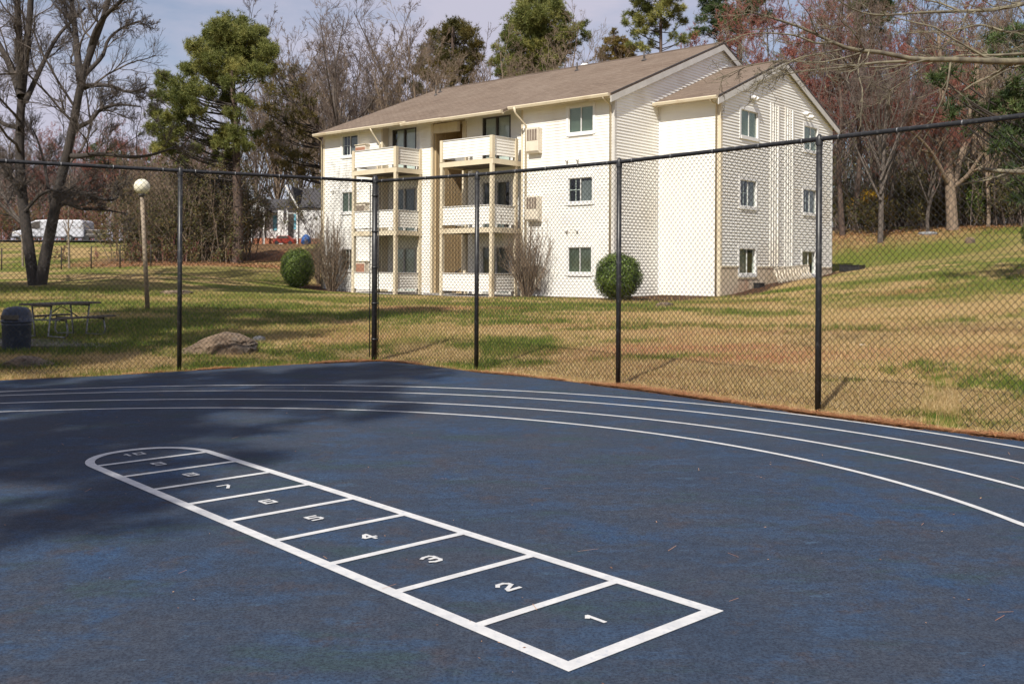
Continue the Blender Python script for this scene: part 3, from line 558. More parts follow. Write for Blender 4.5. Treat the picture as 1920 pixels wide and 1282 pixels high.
# windows: glass rectangles (s0,s1,z0,z1)
WF=[(-4.80,-3.66,6.69,7.65,'g'),(-4.80,-3.68,4.08,4.98,'o'),(-4.80,-3.70,1.42,2.37,'b'),(-18.25,-17.12,6.80,7.72,'o'),(-18.25,-17.30,4.17,5.08,'g'),(-18.25,-17.2,1.48,2.42,'o')]
WG=[(1.50,2.85,6.69,7.69,'G'),(7.07,8.38,6.69,7.69,'G'),(1.48,2.76,4.0,5.0,'o'),(7.0,8.3,4.0,5.0,'o'),(1.42,2.72,1.41,2.37,'d'),(6.93,8.2,1.40,2.36,'d')]
CS=.115
def window(fn,s0,s1,z0,z1,kind,trim=True):
    b=MB(); c=CS if trim else .05
    def bx(a,b_,n0,n1,c0,c1,B): 
        p=[fn(s,n,z) for s,n,z in ((a,n0,c0),(b_,n1,c1))]; B.box(p[0][0],p[1][0],p[0][1],p[1][1],p[0][2],p[1][2])
    n1=.045
    bx(s0-c,s0,-.03,n1,z0-c,z1+c,b); bx(s1,s1+c,-.03,n1,z0-c,z1+c,b); bx(s0,s1,-.03,n1-.002,z1,z1+c,b); bx(s0,s1,-.03,n1+.02,z0-c-.012,z0,b)
    root=b.build('window',M['white'],bd)
    m=(s0+s1)/2; b=MB(); f=.028
    for a0,a1,n in ((s0,m+f/2,-.005),(m-f/2,s1,-.022)):
        bx(a0,a0+f,n-.015,n+.012,z0,z1,b); bx(a1-f,a1,n-.015,n+.012,z0,z1,b); bx(a0+f,a1-f,n-.014,n+.011,z0,z0+f,b); bx(a0+f,a1-f,n-.014,n+.011,z1-f,z1,b)
    b.build('sash',M['white'],root)
    b=MB(); bx(s0+f,m-f/2,-.012,-.008,z0+f,z1-f,b); bx(m+f/2,s1-f,-.03,-.026,z0+f,z1-f,b); b.build('pane',M['glass'],root)
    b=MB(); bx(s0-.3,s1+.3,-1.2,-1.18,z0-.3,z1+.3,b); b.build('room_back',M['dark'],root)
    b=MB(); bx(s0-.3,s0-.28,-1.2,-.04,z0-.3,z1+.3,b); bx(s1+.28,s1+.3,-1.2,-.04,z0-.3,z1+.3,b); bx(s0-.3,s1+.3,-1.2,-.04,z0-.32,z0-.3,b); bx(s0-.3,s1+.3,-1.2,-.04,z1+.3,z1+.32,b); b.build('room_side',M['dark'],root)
    if kind in 'gGb':
        b=MB(); z=z0; top=z1-.02; mk=M['blind_g'] if kind!='b' else M['blind_w']
        while z<top:
            p=[fn(s0,-.075,z+.006),fn(s1,-.075,z+.006),fn(s1,-.055,z+.032),fn(s0,-.055,z+.032)]; b.poly(p); z+=.028
        b.build('blinds',M['blind_g'],root)
    elif kind=='o':
        b=MB(); bx(m+.01,s1,-.075,-.07,z0,z1-.1,b); b.build('screen',M['blind_d'],root)
        b=MB(); bx(s0+(s1-s0)*.27,s0+(s1-s0)*.27+.02,-.05,-.035,z0,z1,b); bx(s0,m,-.05,-.035,z0+(z1-z0)*.5,z0+(z1-z0)*.5+.02,b); b.build('inner_bar',M['white'],root)
    else:
        b=MB(); bx(s0,m-.02,-.075,-.07,z0,z1,b); b.build('screen',M['blind_d'],root)
    return root
hf=lambda L:[(a-.05,c+.05,z0-.05,z1+.05) for a,c,z0,z1,_ in L]
fF=front(YF); fG=side(0.); fM=side(XM); fW=front(0.); fR=front(YR)
for w in WF: window(fF,*w)
for w in WG: window(fG,*w)
# ---- wall bodies (solid cores just behind the siding)
def core(pts,d,name='wall'):
    b=MB(); b.prism(pts,d); return b.build(name,M['siding'],bd)
t_=.0
def corewall(fn,s0,s1,z0,z1,holes,th=.12,name='wall'):
    b=MB(); ys=sorted({s0,s1}|{max(s0,min(s1,h[i])) for h in holes for i in (0,1)}); zs=sorted({z0,z1}|{max(z0,min(z1,h[i])) for h in holes for i in (2,3)})
    for a,c in zip(ys[:-1],ys[1:]):
        for e,f in zip(zs[:-1],zs[1:]):
            ms=(a+c)/2;mz=(e+f)/2
            if any(h[0]<ms<h[1] and h[2]<mz<h[3] for h in holes): continue
            p=fn(a,-.003,e);q=fn(c,-th,f); b.box(p[0],q[0],p[1],q[1],p[2],q[2])
    return b.build(name,M['siding'],bd)
hh=lambda L:[(a,c,z0,z1) for a,c,z0,z1,_ in L]
DR=[(-9.58,-8.06),(-15.13,-13.60)]     # patio doors, right unit and left unit
FL=[.50,3.16,5.82]
doors=[(a,c,z+.03,z+1.96) for a,c in DR for z in FL]
corewall(fF,-7.12,XM,.0,8.0,hh(WF)); corewall(fF,XL,-15.45,.0,8.0,hh(WF)); corewall(fF,-13.0,-12.2,0,8.0,[])
corewall(fR,-10.6,-7.12,0,8.0,doors); corewall(fR,-15.45,-13.0,0,8.0,doors)
corewall(fW,XM+.02,-.12,0,8.05,[]); corewall(fG,0,9.95,0,8.1,hh(WG)); corewall(fM,YF+.13,YB,0,8.1,[])
def gable(x,y0,y1,z0,pk,zf,name='gable_wall'):
    b=MB(); b.prism([(x-.003,y0,z0),(x-.003,y1,z0),(x-.003,y1,zf(y1)-.06),(x-.003,pk,zf(pk)-.06),(x-.003,y0,zf(y0)-.06)],(-.12,0,0)); b.build(name,M['siding'],bd)
gable(0,.0,9.95,8.1,5,zw); gable(XM,YF+.13,YB,8.1,4.8,zm); gable(XL+.12,YF+.13,YB,8.0,4.8,zm)
b=MB(); b.box(XL,XL+.12,YF+.13,YB,0,8.0); b.box(XL,XM-.13,YB-.12,YB,0,8.0); b.box(XM,0,9.83,9.95,0,8.05); b.build('wall',M['siding'],bd)
# ---- siding
siding(fF,-7.12,XM,.50,7.97,hf(WF)); siding(fF,XL,-15.45,.56,7.97,hf(WF)); siding(fF,-13.0,-12.2,.5,7.97)
siding(fR,-10.6,-7.12,.5,8.0,[(a-.03,c+.03,z0-.1,z1+.03) for a,c,z0,z1 in doors]); siding(fR,-15.45,-13.0,.5,8.0,[(a-.03,c+.03,z0-.1,z1+.03) for a,c,z0,z1 in doors])
siding(fW,XM,-.02,.58,8.05)
inv=lambda pk,zp,z:( pk-(zp-.14-z)/.4, pk+(zp-.14-z)/.4) if z<zp-.16 else None
siding(fG,0.02,9.93,1.70,10.0,hf(WG),top=lambda z:inv(5,10.12,z))
siding(fM,YF+.02,5.0,.56,11.1,top=lambda z:inv(4.8,11.2,z)); siding(fM,5.0,YB,8.2,11.1,top=lambda z:inv(4.8,11.2,z))
# stucco foundation on the gable wing
b=MB()
for a,c,z0,z1 in ((0.0,1.36,.0,1.64),(1.36,2.84,0,1.28),(2.84,6.87,0,1.64),(6.87,8.3,0,1.27),(8.3,9.95,0,1.64)): b.box(0,.035,a,c,z0,z1)
b.build('foundation',M['stucco'],bd)
b=MB()
for a,c in ((0,1.36),(2.84,6.87),(8.3,9.95)): b.box(0,.055,a,c,1.64,1.71)
b.box(0,.06,1.3,2.9,1.22,1.275); b.build('foundation_cap',M['trim'],bd)
# ---- corner boards
b=MB()
for x,y in ((-.03,-.03),): b.box(-.10,.03,-.032,.10,.5,8.02)
b.build('corner_board',M['trim'],bd)
b=MB(); b.box(XM-.09,XM+.03,YF-.03,YF+.10,.45,7.98); b.build('corner_board',M['grey_trim'],bd)
b=MB(); b.box(XM+.02,XM+.09,-.03,-.0,.5,8.0); b.build('corner_board',M['white'],bd)
b=MB(); b.box(XL-.03,XL+.08,YF-.03,YF+.1,.5,7.98); b.build('corner_board',M['trim'],bd)
b=MB(); b.box(-12.29,-12.17,YF-.03,YF+.08,.48,7.75); b.build('corner_board',M['trim'],bd)
b=MB(); b.box(-10.72,-10.50,YR-.06,YR+.16,.48,7.75); b.build('corner_board',M['trim'],bd)
b=MB(); b.box(.001,.032,9.83,9.98,1.1,8.05); b.build('corner_board',M['white'],bd)
b=MB(); b.box(-15.50,-15.40,YF-.028,YR-.03,.48,7.95); b.build('return_wall',M['trim'],bd)
b=MB(); b.box(-7.17,-7.08,YF-.028,YR-.03,.48,7.95); b.build('return_wall',M['trim'],bd)
b=MB(); b.box(-13.03,-12.98,YF+.01,YR-.03,.48,7.95); b.build('return_wall',M['siding'],bd)
# ---- roofs
def roofplane(x0,x1,ya,yb,zf,m,nm='roof',th=.10,parent=bd):
    b=MB(); za,zb=zf(ya),zf(yb); v=[(x0,ya,za-th),(x1,ya,za-th),(x1,yb,zb-th),(x0,yb,zb-th),(x0,ya,za),(x1,ya,za),(x1,yb,zb),(x0,yb,zb)]
    b.hexa(v); b.uv=lambda p:(p[0],math.hypot(p[1],p[2])*1.0 if False else (p[1]*1.077)); return b.build(nm,m,parent)
YE=-3.40
r1=roofplane(XL-.20,XM+.16,YE,4.8,zm,M['roof']); roofplane(XL-.20,XM+.16,13.0,4.8,zm,M['roof'])
roofplane(-13.3,-7.45,YE-.34,YE-.003,lambda y:zm(y)-.006,M['roof'])
roofplane(XM+.04,.16,-.45,5.0,zw,M['roof']); roofplane(XM+.04,.16,10.45,5.0,zw,M['roof'])
b=MB(); b.prism([(XL-.2,4.65,zm(4.65)+.012),(XL-.2,4.95,zm(4.95)+.012),(XL-.2,4.8,zm(4.8)+.03)],(XM+.36-XL,0,0)); b.prism([(XM+.04,4.85,zw(4.85)+.012),(XM+.04,5.15,zw(5.15)+.012),(XM+.04,5,zw(5)+.03)],(-XM+.12,0,0)); b.build('ridge_cap',M['roof'],bd)
# rakes
def rake(x,ya,yb,zf,h=.24):
    b=MB(); b.prism([(x,ya,zf(ya)-.10),(x,yb,zf(yb)-.10),(x,yb,zf(yb)-.10-h),(x,ya,zf(ya)-.10-h)],(-.035,0,0)); b.build('rake_board',M['grey_trim'],bd)
    b=MB(); b.prism([(x+.004,ya,zf(ya)+.004),(x+.004,yb,zf(yb)+.004),(x+.004,yb,zf(yb)-.045),(x+.004,ya,zf(ya)-.045)],(-.02,0,0)); b.build('drip_edge',M['dframe'],bd)
for f,x,ya,yb,pk in ((zm,XM+.165,YE,13.0,4.8),(zw,.165,-.45,10.45,5.0)):
    rake(x,ya,pk,f); rake(x,yb,pk,f)
# soffit, fascia, gutters
def gutter(x0,x1,y,z,nm='gutter'):
    b=MB(); p=[(x0,y,z),(x0,y-.115,z+.0),(x0,y-.125,z-.03),(x0,y-.09,z-.115),(x0,y,z-.115)]; b.prism(p,(x1-x0,0,0)); return b.build(nm,M['trim'],bd)
ze=zm(YE)
gutter(XL-.18,-13.32,YE,ze-.01); gutter(-13.3,-10.8,YE-.34,zm(YE-.34)-.01); gutter(-10.78,-7.47,YE-.35,zm(YE-.34)-.03); gutter(-7.43,XM+.10,YE,ze-.01); gutter(XM+.07,.12,-.45,zw(-.45)-.01)
def soffit(x0,x1,y0,y1,zf):
    b=MB(); za,zb=zf(y0)-.115,zf(y1)-.115; b.hexa([(x0,y0,za-.015),(x1,y0,za-.015),(x1,y1,zb-.015),(x0,y1,zb-.015),(x0,y0,za),(x1,y0,za),(x1,y1,zb),(x0,y1,zb)]); b.box(x0,x1,y0-.02,y0-.001,za-.075,za+.10); b.build('soffit',M['trim'],bd)
soffit(XL-.15,-13.32,YE+.022,YF+.2,zm); soffit(-13.3,-7.45,YE-.315,YR+.1,zm); soffit(-7.43,XM+.1,YE+.022,YF+.05,zm); soffit(XM+.06,.1,-.428,.05,zw)
b=MB(); b.box(-12.18,-10.72,YF-.0,YF+.16,7.32,7.72); b.build('stair_beam',M['trim'],bd)
# downspouts
def down(pts,r=.042):
    b=MB(); b.tube(pts,r,8); return b.build('downspout',M['trim'],bd)
down([(-6.93,YE-.3,ze-.1),(-6.93,YE-.22,ze-.32),(-6.90,YF-.06,7.18),(-6.90,YF-.06,.5)]); down([(-15.65,YE-.08,ze-.1),(-15.65,YE-.0,ze-.25),(-15.55,YF-.06,7.15),(-15.55,YF-.06,.55)])
down([(XM-.17,YE-.06,ze-.1),(XM-.17,YE+.05,ze-.2),(XM-.15,YF-.05,7.55),(XM-.15,YF-.05,.5)]); down([(-.16,-.5,zw(-.45)-.1),(-.16,-.4,zw(-.45)-.22),(-.15,-.055,7.7),(-.15,-.055,.58)]); down([(XL-.06,YE-.06,ze-.1),(XL-.06,YF-.1,7.6),(XL-.06,YF-.05,.6)],.035)
# roof vents
def pipe(x,y,h,r=.045):
    z=zm(y); b=MB(); b.tube([(x,y,z-.05),(x,y,z+h)],r,8); o=b.build('vent_pipe',M['dframe'],bd); b=MB(); b.lathe([(r*3,-.02+z),(r*1.5,.06+z),(r*1.02,.10+z)],(x,y,0),12); b.build('flashing',M['dframe'],o)
pipe(-5.5,3.2,.42); pipe(-9.3,3.4,.38,.04); pipe(-18.4,3.6,.45); pipe(-17.9,2.8,.5,.035)
b=MB(); b.lathe([(.001,.36),(.12,.34),(.22,.26),(.24,.2),(.12,.2),(.12,-.1)],(-10.2,5.2,zm(5.2)),16); b.build('roof_ventilator',M['white'],bd)
# ---- stairwell
b=MB(); b.box(-12.2,-12.08,YF+.10,3.0,.4,8.0)
for y in np.arange(YF+.25,3,.2): b.box(-12.08,-12.072,y,y+.015,.4,8.0)
b.build('stair_panel',M['panel'],bd)
b=MB(); b.box(-10.72,-10.6,YR+.17,3.0,.4,8.0); b.box(-12.2,-10.6,3.0,3.1,.4,8.0); b.build('stair_panel',M['panel'],bd)
b=MB(); b.box(-12.08,-10.72,YF+.3,3.0,7.9,7.98); b.build('stair_ceiling',M['trim'],bd)
for z in (5.82,3.16):
    b=MB(); b.box(-12.07,-10.74,-.9,2.98,z-.22,z); b.build('stair_landing',M['panel'],bd)
    b=MB(); b.box(-12.07,-10.74,-1.0,-.91,z-.30,z+.04); b.build('landing_edge',M['trim'],bd)
for z0 in (.5,3.16):
    b=MB()
    for k in range(13): b.box(-11.4,-10.78,-2.3+k*.25 if z0<1 else 2.7-k*.25,-2.02+k*.25 if z0<1 else 2.98-k*.25,z0+k*.205,z0+k*.205+.05)
    st=b.build('stairs',M['panel'],bd)
    b=MB(); b.tube([(-11.45,-2.2,z0+.9),(-11.45,.9,z0+3.0)],.02,8); b.tube([(-11.45,-2.25,z0),(-11.45,-2.25,z0+.95)],.03,8)
    for k in range(10): b.tube([(-11.45,-2.2+k*.3,z0+k*.2),(-11.45,-2.2+k*.3,z0+.9+k*.203)],.009,5)
    b.build('handrail',M['black'],st)
b=MB(); b.box(-11.85,-11.55,YF+.15,YF+.55,.5,1.35); b.build('wall_mailbox',M['dframe'],bd)
b=MB(); b.box(-12.2,-10.6,YF-.5,3,.2,.50); b.build('stair_floor',M['concrete'],bd)
# ---- patio doors
for a,c,z0,z1 in doors:
    lit=z0>5.5; b=MB(); f=.05; n0,n1=YR-.02,YR+.09
    b.box(a,a+f,n0,n1,z0,z1); b.box(c-f,c,n0,n1,z0,z1); b.box(a+f,c-f,n0,n1,z1-f,z1); b.box(a+f,c-f,n0,n1,z0,z0+.04); m=(a+c)/2; b.box(m-.04,m+.04,n0+.01,n1,z0+.04,z1-f)
    d=b.build('patio_door',M['grey_trim'] if z0<5 else M['dframe'],bd)
    b=MB(); b.box(a+f,m-.04,n0+.045,n0+.05,z0+.04,z1-f); b.box(m+.04,c-f,n0+.065,n0+.07,z0+.04,z1-f); b.build('pane',M['glass'],d)
    b=MB(); x=a+f+(.10 if z0>5 and a<-14 else 0); k=0
    while x<c-f:
        if not(2.5<z0<5 and a>-10 and not(x<a+.35 or abs(x-m)<.25)): b.hexa([(x,n1+.05,z0),(x+.055,n1+.085,z0),(x+.056,n1+.087,z0),(x+.001,n1+.052,z0),(x,n1+.05,z1),(x+.055,n1+.085,z1),(x+.056,n1+.087,z1),(x+.001,n1+.052,z1)])
        x+=.058; k+=1
    b.build('vertical_blinds',M['blind_w'] if z0>5 or (a<-14 and z0<1) else M['blind_d'],d)
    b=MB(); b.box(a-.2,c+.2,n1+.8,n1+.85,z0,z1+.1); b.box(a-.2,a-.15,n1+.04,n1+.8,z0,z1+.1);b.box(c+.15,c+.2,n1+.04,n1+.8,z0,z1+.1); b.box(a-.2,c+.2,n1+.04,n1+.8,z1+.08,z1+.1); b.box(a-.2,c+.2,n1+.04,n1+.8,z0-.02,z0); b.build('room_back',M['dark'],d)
# ---- balconies
YB0=-4.42
def railpanel(fn,s0,s1,z0,z1,parent):
    b=MB(); z=z0
    while z<z1-.02:
        zt=min(z+LAP,z1); b.add([fn(*t) for t in ((s0,.04,z),(s1,.04,z),(s1,.024,zt),(s0,.024,zt),(s0,.0,z),(s1,.0,z))],[(0,1,2,3),(4,5,1,0)]); z=zt
    p=fn(s0,.02,z0);q=fn(s1,-.05,z1); b.box(p[0],q[0],p[1],q[1],p[2],q[2]); o=b.build('railing_panel',M['siding'],parent)
    b=MB(); p=fn(s0,.055,z1);q=fn(s1,-.075,z1+.035); b.box(p[0],q[0],p[1],q[1],p[2],q[2]); b.build('railing_cap',M['grey_trim'],parent)
for xa,xb in ((-10.12,-7.40),(-15.62,-12.90)):
    for k,zf_ in enumerate(FL):
        b=MB(); yb=YF-.03 if k else YF+.0
        if k: b.box(xa-.10,xb+.10,YB0-.06,YB0-.02,zf_-.21,zf_-.012); b.box(xb+.06,xb+.10,YB0-.02,YF+.25,zf_-.21,zf_-.012); b.box(xa-.10,xa-.06,YB0-.02,YF+.25,zf_-.21,zf_-.012)
        else: b.box(xa-.02,xb+.02,YB0-.02,YF-.03,.30,.50)
        bal=b.build('balcony',M['trim'] if k else M['concrete'],bd)
        b=MB(); b.box(xa-.05,xb+.05,YB0-.015,YR-.03 if False else YF+.30,zf_-.15,zf_); b.build('deck',M['wood'] if k else M['concrete'],bal)
        zp=zf_+.13 if k else zf_+.16
        railpanel(front(YB0),xa+.08,xb-.08,zp,zf_+.84,bal); railpanel(side(xb),YB0+.08,YF-.12,zp,zf_+.84,bal)
        b=MB(); b.box(xa-.02,xa+.02,YB0+.08,YF-.05,zp,zf_+.84); b.build('railing_panel',M['siding'],bal)
        for px,py in ((xa,YB0),(xb,YB0),(xb,YF-.10),(xa,YF-.10)):
            b=MB()
            b.box(px-.075,px+.075,py-.075,py+.075,zf_ if k else .3,zf_+.88)
            if k: b.box(px-.07,px+.07,py-.068,py+.07,FL[k-1]+.881,zf_-.213)
            b.build('balcony_post',M['trim'],bal)
# things standing on the balconies
# ---- wall air conditioner sleeves
def acu(x0,x1,z0,z1,brown=False,low=False):
    b=MB(); y=YF-.27; b.hexa([(x0,y+.06,z0),(x1,y+.06,z0),(x1,YF-.02,z0-.02),(x0,YF-.02,z0-.02),(x0,y,z0+.08),(x1,y,z0+.08),(x1,YF-.02,z0+.08),(x0,YF-.02,z0+.08)]); b.box(x0,x1,y,YF-.02,z0+.081,z1); r=b.build('ac_sleeve',M['ac'],bd)
    zm_=z0+(z1-z0)*.5; b=MB(); b.box(x0+.05,x1-.05,y-.012,y-.001,zm_,z1-.05); g=b.build('grille',M['ac_d'],r)
    b=MB(); 
    for k in range(5): xx=x0+.05+(x1-x0-.1)*k/4; b.box(xx-.009,xx+.009,y-.022,y-.0125,zm_,z1-.05)
    b.build('grille_bar',M['ac'],g)
    b=MB()
    for k in range(14): xx=x0+.06+(x1-x0-.12)*k/13; b.box(xx-.006,xx+.006,y-.008,y-.001,z0+.1,zm_-.03)
    b.build('vent_fins',M['ac'],r)
acu(-6.72,-6.10,6.05,7.02); acu(-6.72,-6.10,3.40,4.37); acu(-6.72,-6.10,.78,1.7)
for z in (6.45,3.79,1.13):
    b=MB(); x0,x1=-17.0,-16.3; y=YF-.27; b.box(x0,x1,y,YF-.02,z,z+.72); r=b.build('ac_sleeve',M['ac'],bd); b=MB()
    for k in range(10): xx=x0+.05+(x1-x0-.1)*k/9; b.box(xx-.017,xx+.017,y-.02,y-.001,z+.05,z+.62)
    b.build('grille',M['brick'] if z!=3.79 else M['ac_d'],r); b=MB(); b.box(x0-.03,x1+.03,y-.04,YF-.02,z+.721,z+.75); b.build('sleeve_cap',M['trim'],r)
# dryer vents
def vent(fn,s,z,L=.12,r=.055):
    b=MB(); b.tube([fn(s,.0,z),fn(s,L,z),fn(s,L+.06,z-.05)],[r,r,r*.9],10); b.build('exhaust_vent',M['white'],bd)
for s,z in ((-4.85,5.68),(-4.35,5.68),(-4.85,3.02),(-4.35,3.02),(-18.2,5.78),(-17.75,5.78),(-18.9,5.2)): vent(fF,s,z,.06,.045)
for s,z in ((2.30,8.22),(2.55,8.20),(7.05,8.18),(7.55,8.10)): vent(fG,s,z,.16,.085)
# line-set covers on the gable
for a in (3.95,4.62,5.25,5.95):
    pass
for a,c in ((3.92,4.66),(5.22,5.98)):
    root=None
    for k in range(4):
        w=.05 if k%3 else .11; s=a+k*(c-a)/3.4; b=MB(); b.box(.022,.022+.03+.012*(k%2),s,s+w,1.72,8.24-.02*k); b.build('line_set_cover',M['siding'],bd)
    b=MB(); 
    for k in range(16): b.box(.02,.075,a+.20,a+.24,1.9+k*.4,1.93+k*.4)
    b.build('cover_clips',M['grey_trim'],bd)
# ------------------------------------------------------------ lamp post
p=hit(277,580); lp=empty('lamp_post',p); tag(lp,'globe lamp on a tan wooden post standing on the lawn behind the fence','lamp post')
lean=-.012*p[1]*.0; top=P(266,368,p[1])-p
b=MB(); b.tube([(0,0,-.1),top*.5,top],[.064,.06,.055],12); b.build('post',M['pole'],lp)
b=MB(); b.lathe([(.06,0),(.095,.01),(.095,.06),(.06,.075)],tuple(top),16); b.build('collar',M['dframe'],lp)
R_=.215; b=MB(); b.lathe([(.08,0)]+[(R_*math.sin(t),R_-R_*math.cos(t)) for t in np.linspace(.4,math.pi,14)],(top[0],top[1],top[2]+.05),24); b.build('globe',M['globe'],lp)
# ------------------------------------------------------------ trash can
p=hit(31,657); s_=p[1]/1835.; tc=empty('trash_can',p); tag(tc,'dark blue plastic trash can with a domed lid beside the picnic table','trash can')
r=.262*p[1]/18.5*1.0; h=76*s_
b=MB(); b.lathe([(r*.9,-.02),(r*.93,h*.05),(r*.97,h*.60),(r*1.0,h*.62),(r*1.0,h*.66),(r*.97,h*.67)],n=28); b.build('body',M['can'],tc)
b=MB(); b.lathe([(r*.98,h*.67),(r*1.06,h*.69),(r*1.06,h*.73),(r*1.0,h*.74),(r*.98,h*.90),(r*.86,h*1.0),(r*.6,h*1.06),(r*.001,h*1.09)],n=28); b.build('lid',M['can'],tc)
b=MB(); b.box(-.15,.15,-r*1.0-.02,-r*.9,h*.77,h*.88); b.build('flap',M['dframe'],tc)
p=hit(150,650); b=MB(); pad=P(112,644,p[1]+.6); 
b.box(-1.9,1.5,-.4,1.4,-.25,.02); o=b.build('concrete_pad',mat('old_concrete',(.17,.15,.125),(.10,.09,.075),.9,3,.5,.02,dirt=((.09,.09,.05),2.))); o.location=(pad[0],p[1]+.3,th(pad[0],p[1]+.3)+.01); o['kind']='structure'
# ------------------------------------------------------------ picnic table
def picnic():
    q=hit(96,640); t=empty('picnic_table',(q[0]-.15,q[1]+.75,o.location.z+.03),math.radians(70)); t.scale=(.84,.84,.92); tag(t,'picnic table with bent metal tube legs standing in the shade beside the trash can','picnic table')
    b=MB()
    for k in range(5): b.box(-.92,.92,-.37+k*.15,-.37+k*.15+.135,.72,.76)
    b.build('table_top',M['wood'],t)
    for s in (-1,1):
        b=MB()
        for k in range(2): b.box(-.92,.92,s*.72-.13+k*.135,s*.72-.13+k*.135+.125,.43,.465)
        b.build('seat',M['wood'],t)
    for x in (-.6,.6):
        b=MB(); b.tube([(x,-.3,.71),(x,-.2,.05),(x,-.72,.03),(x,-.80,.12),(x,-.74,.42)],.021,8); b.tube([(x,.3,.71),(x,.2,.05),(x,.72,.03),(x,.80,.12),(x,.74,.42)],.021,8); b.tube([(x,-.76,.40),(x,.76,.40)],.017,8); b.tube([(x,-.3,.70),(x,.3,.70)],.02,8); b.build('leg_frame',M['steel'],t)
    b=MB(); b.tube([(-.6,0,.40),(0,0,.68),(.6,0,.40)],.014,6); b.build('brace',M['steel'],t)
picnic()
# ------------------------------------------------------------ rocks
def rock(name,label,px,py,wpx,hm,depth,m,seed,prof=None,yaw=0,sub=4,cat_='rock',group=None,dy=0):
    import bmesh
    q=hit(px,py); W_=wpx*q[1]/1835/2; bm=bmesh.new(); bmesh.ops.create_icosphere(bm,subdivisions=sub,radius=1); v=np.array([x.co for x in bm.verts])
    n=(fbm(v[:,0]*1.3+seed,v[:,2]*1.3+v[:,1]*.9,seed)-.5)*.55+(fbm(v[:,0]*4+v[:,1]*3,v[:,2]*5+seed,seed+2)-.5)*.22+(fbm(v[:,0]*11+v[:,1]*7,v[:,2]*12,seed+5)-.5)*.07
    v=v*(1+n)[:,None]; v=np.sign(v)*np.abs(v)**.8
    x=v[:,0]*W_; y=v[:,1]*depth; z=np.sign(v[:,2])*np.abs(np.clip(v[:,2],-1,1))**.62; z=np.maximum(z,-.25)
    H_=hm*(np.interp(v[:,0],*prof) if prof else 1.); z=z*H_*.9
    for i,vv in enumerate(bm.verts): vv.co=(x[i],y[i],z[i])
    me=bpy.data.meshes.new(name); bm.to_mesh(me); bm.free(); me.materials.append(m); ob=bpy.data.objects.new(name,me); COL.objects.link(ob); ob.location=(q[0],q[1]+depth*.6+dy,q[2]-.02); ob.rotation_euler=(0,0,yaw)
    tag(ob,label,cat_,group); return ob
rock('boulder','large tan boulder with a sloping flat top lying behind the left fence panel',398,664,152,.38,.5,M['rock'],3,([-1,-.7,-.2,.1,.5,.8,1],[.25,.42,.85,1.05,1.0,.72,.62]),.06,5,'boulder')
rock('small_rock','small grey rock on the lawn just right of the large boulder',484,640,24,.13,.12,M['rockg'],8)
rock('flat_rock','low flat pinkish rock in the lawn beyond the lamp post',325,551,62,.16,.6,M['rock'],12)
rock('low_rock','low tan rock in front of the trash can by the left fence',42,690,88,.20,.3,M['rock'],15,([-1,-.3,.2,1],[.6,1,.9,.4]))
rock('lawn_rock','small squarish pale rock on the upper right lawn',1821,456,17,.36,.25,M['rock'],19)
rock('edge_stone','flat pale stone at the wood edge left of the thick trunk',1745,440,34,.22,.5,M['rockg'],22)
rock('half_buried_rock','half buried brown rock in the lawn in front of the round holly',1247,574,30,.16,.25,M['rock'],27)
rock('pale_stone','tiny pale stone in the dry grass right of the near fence post',1618,647,10,.04,.04,M['plastic_edge'],29,sub=3)
# ------------------------------------------------------------ cream garden edging by the gable wall, vent box, downspout block
def edging():
    q=bw(.75,5.3); t=empty('garden_edging',(q[0],q[1],0),BRZ); tag(t,'row of ornate cream garden edging pieces propped against the gable wall','garden edging')
    for k in range(13):
        y=-1.55+k*.25; g=th(*bw(.6,5.3+y)); w=.11; b=MB()
        c=[(-.30,y-w,g+.02),(-.30,y+w,g+.02)]
        pts=[(-.38,y+w*math.cos(a),g+.42+.12*math.sin(a)) for a in np.linspace(0,math.pi*2,13)]; b.tube(pts,.022,6,False)
        b.tube([(-.2,y-.02,g-.02),(-.32,y,g+.2),(-.38,y,g+.5)],.024,6); b.tube([(-.1,y+.06,g-.02),(-.3,y+.05,g+.16),(-.37,y+.08,g+.32)],.02,6)
        b.tube([(-.38,y-.12,g+.56),(-.38,y+.13,g+.56)],.022,6); b.tube([(-.37,y-.12,g+.30),(-.37,y+.13,g+.30)],.022,6); b.build('edging_piece',M['plastic_edge'],t)
edging()
def boxobj(name,label,cat_,lx,ly,sx,sy,sz,m,dz=0):
    q=bw(lx,ly); g=th(*q); b=MB(); b.box(-sx/2,sx/2,-sy/2,sy/2,-.05,sz); b.box(-sx/2-.02,sx/2+.02,-sy/2-.02,sy/2+.02,sz,sz+.03); ob=b.build(name,m,bevel=.01); ob.location=(q[0],q[1],g+dz); ob.rotation_euler=(0,0,BRZ); tag(ob,label,cat_)
boxobj('crawl_space_vent','small black crawl space vent box at the foot of the stucco wall','vent box',.18,2.75,.25,.45,.14,M['black'])
boxobj('drain_box','black drain box on the ground at the far corner of the gable wing','drain box',.7,10.6,.9,.7,.22,M['black'])
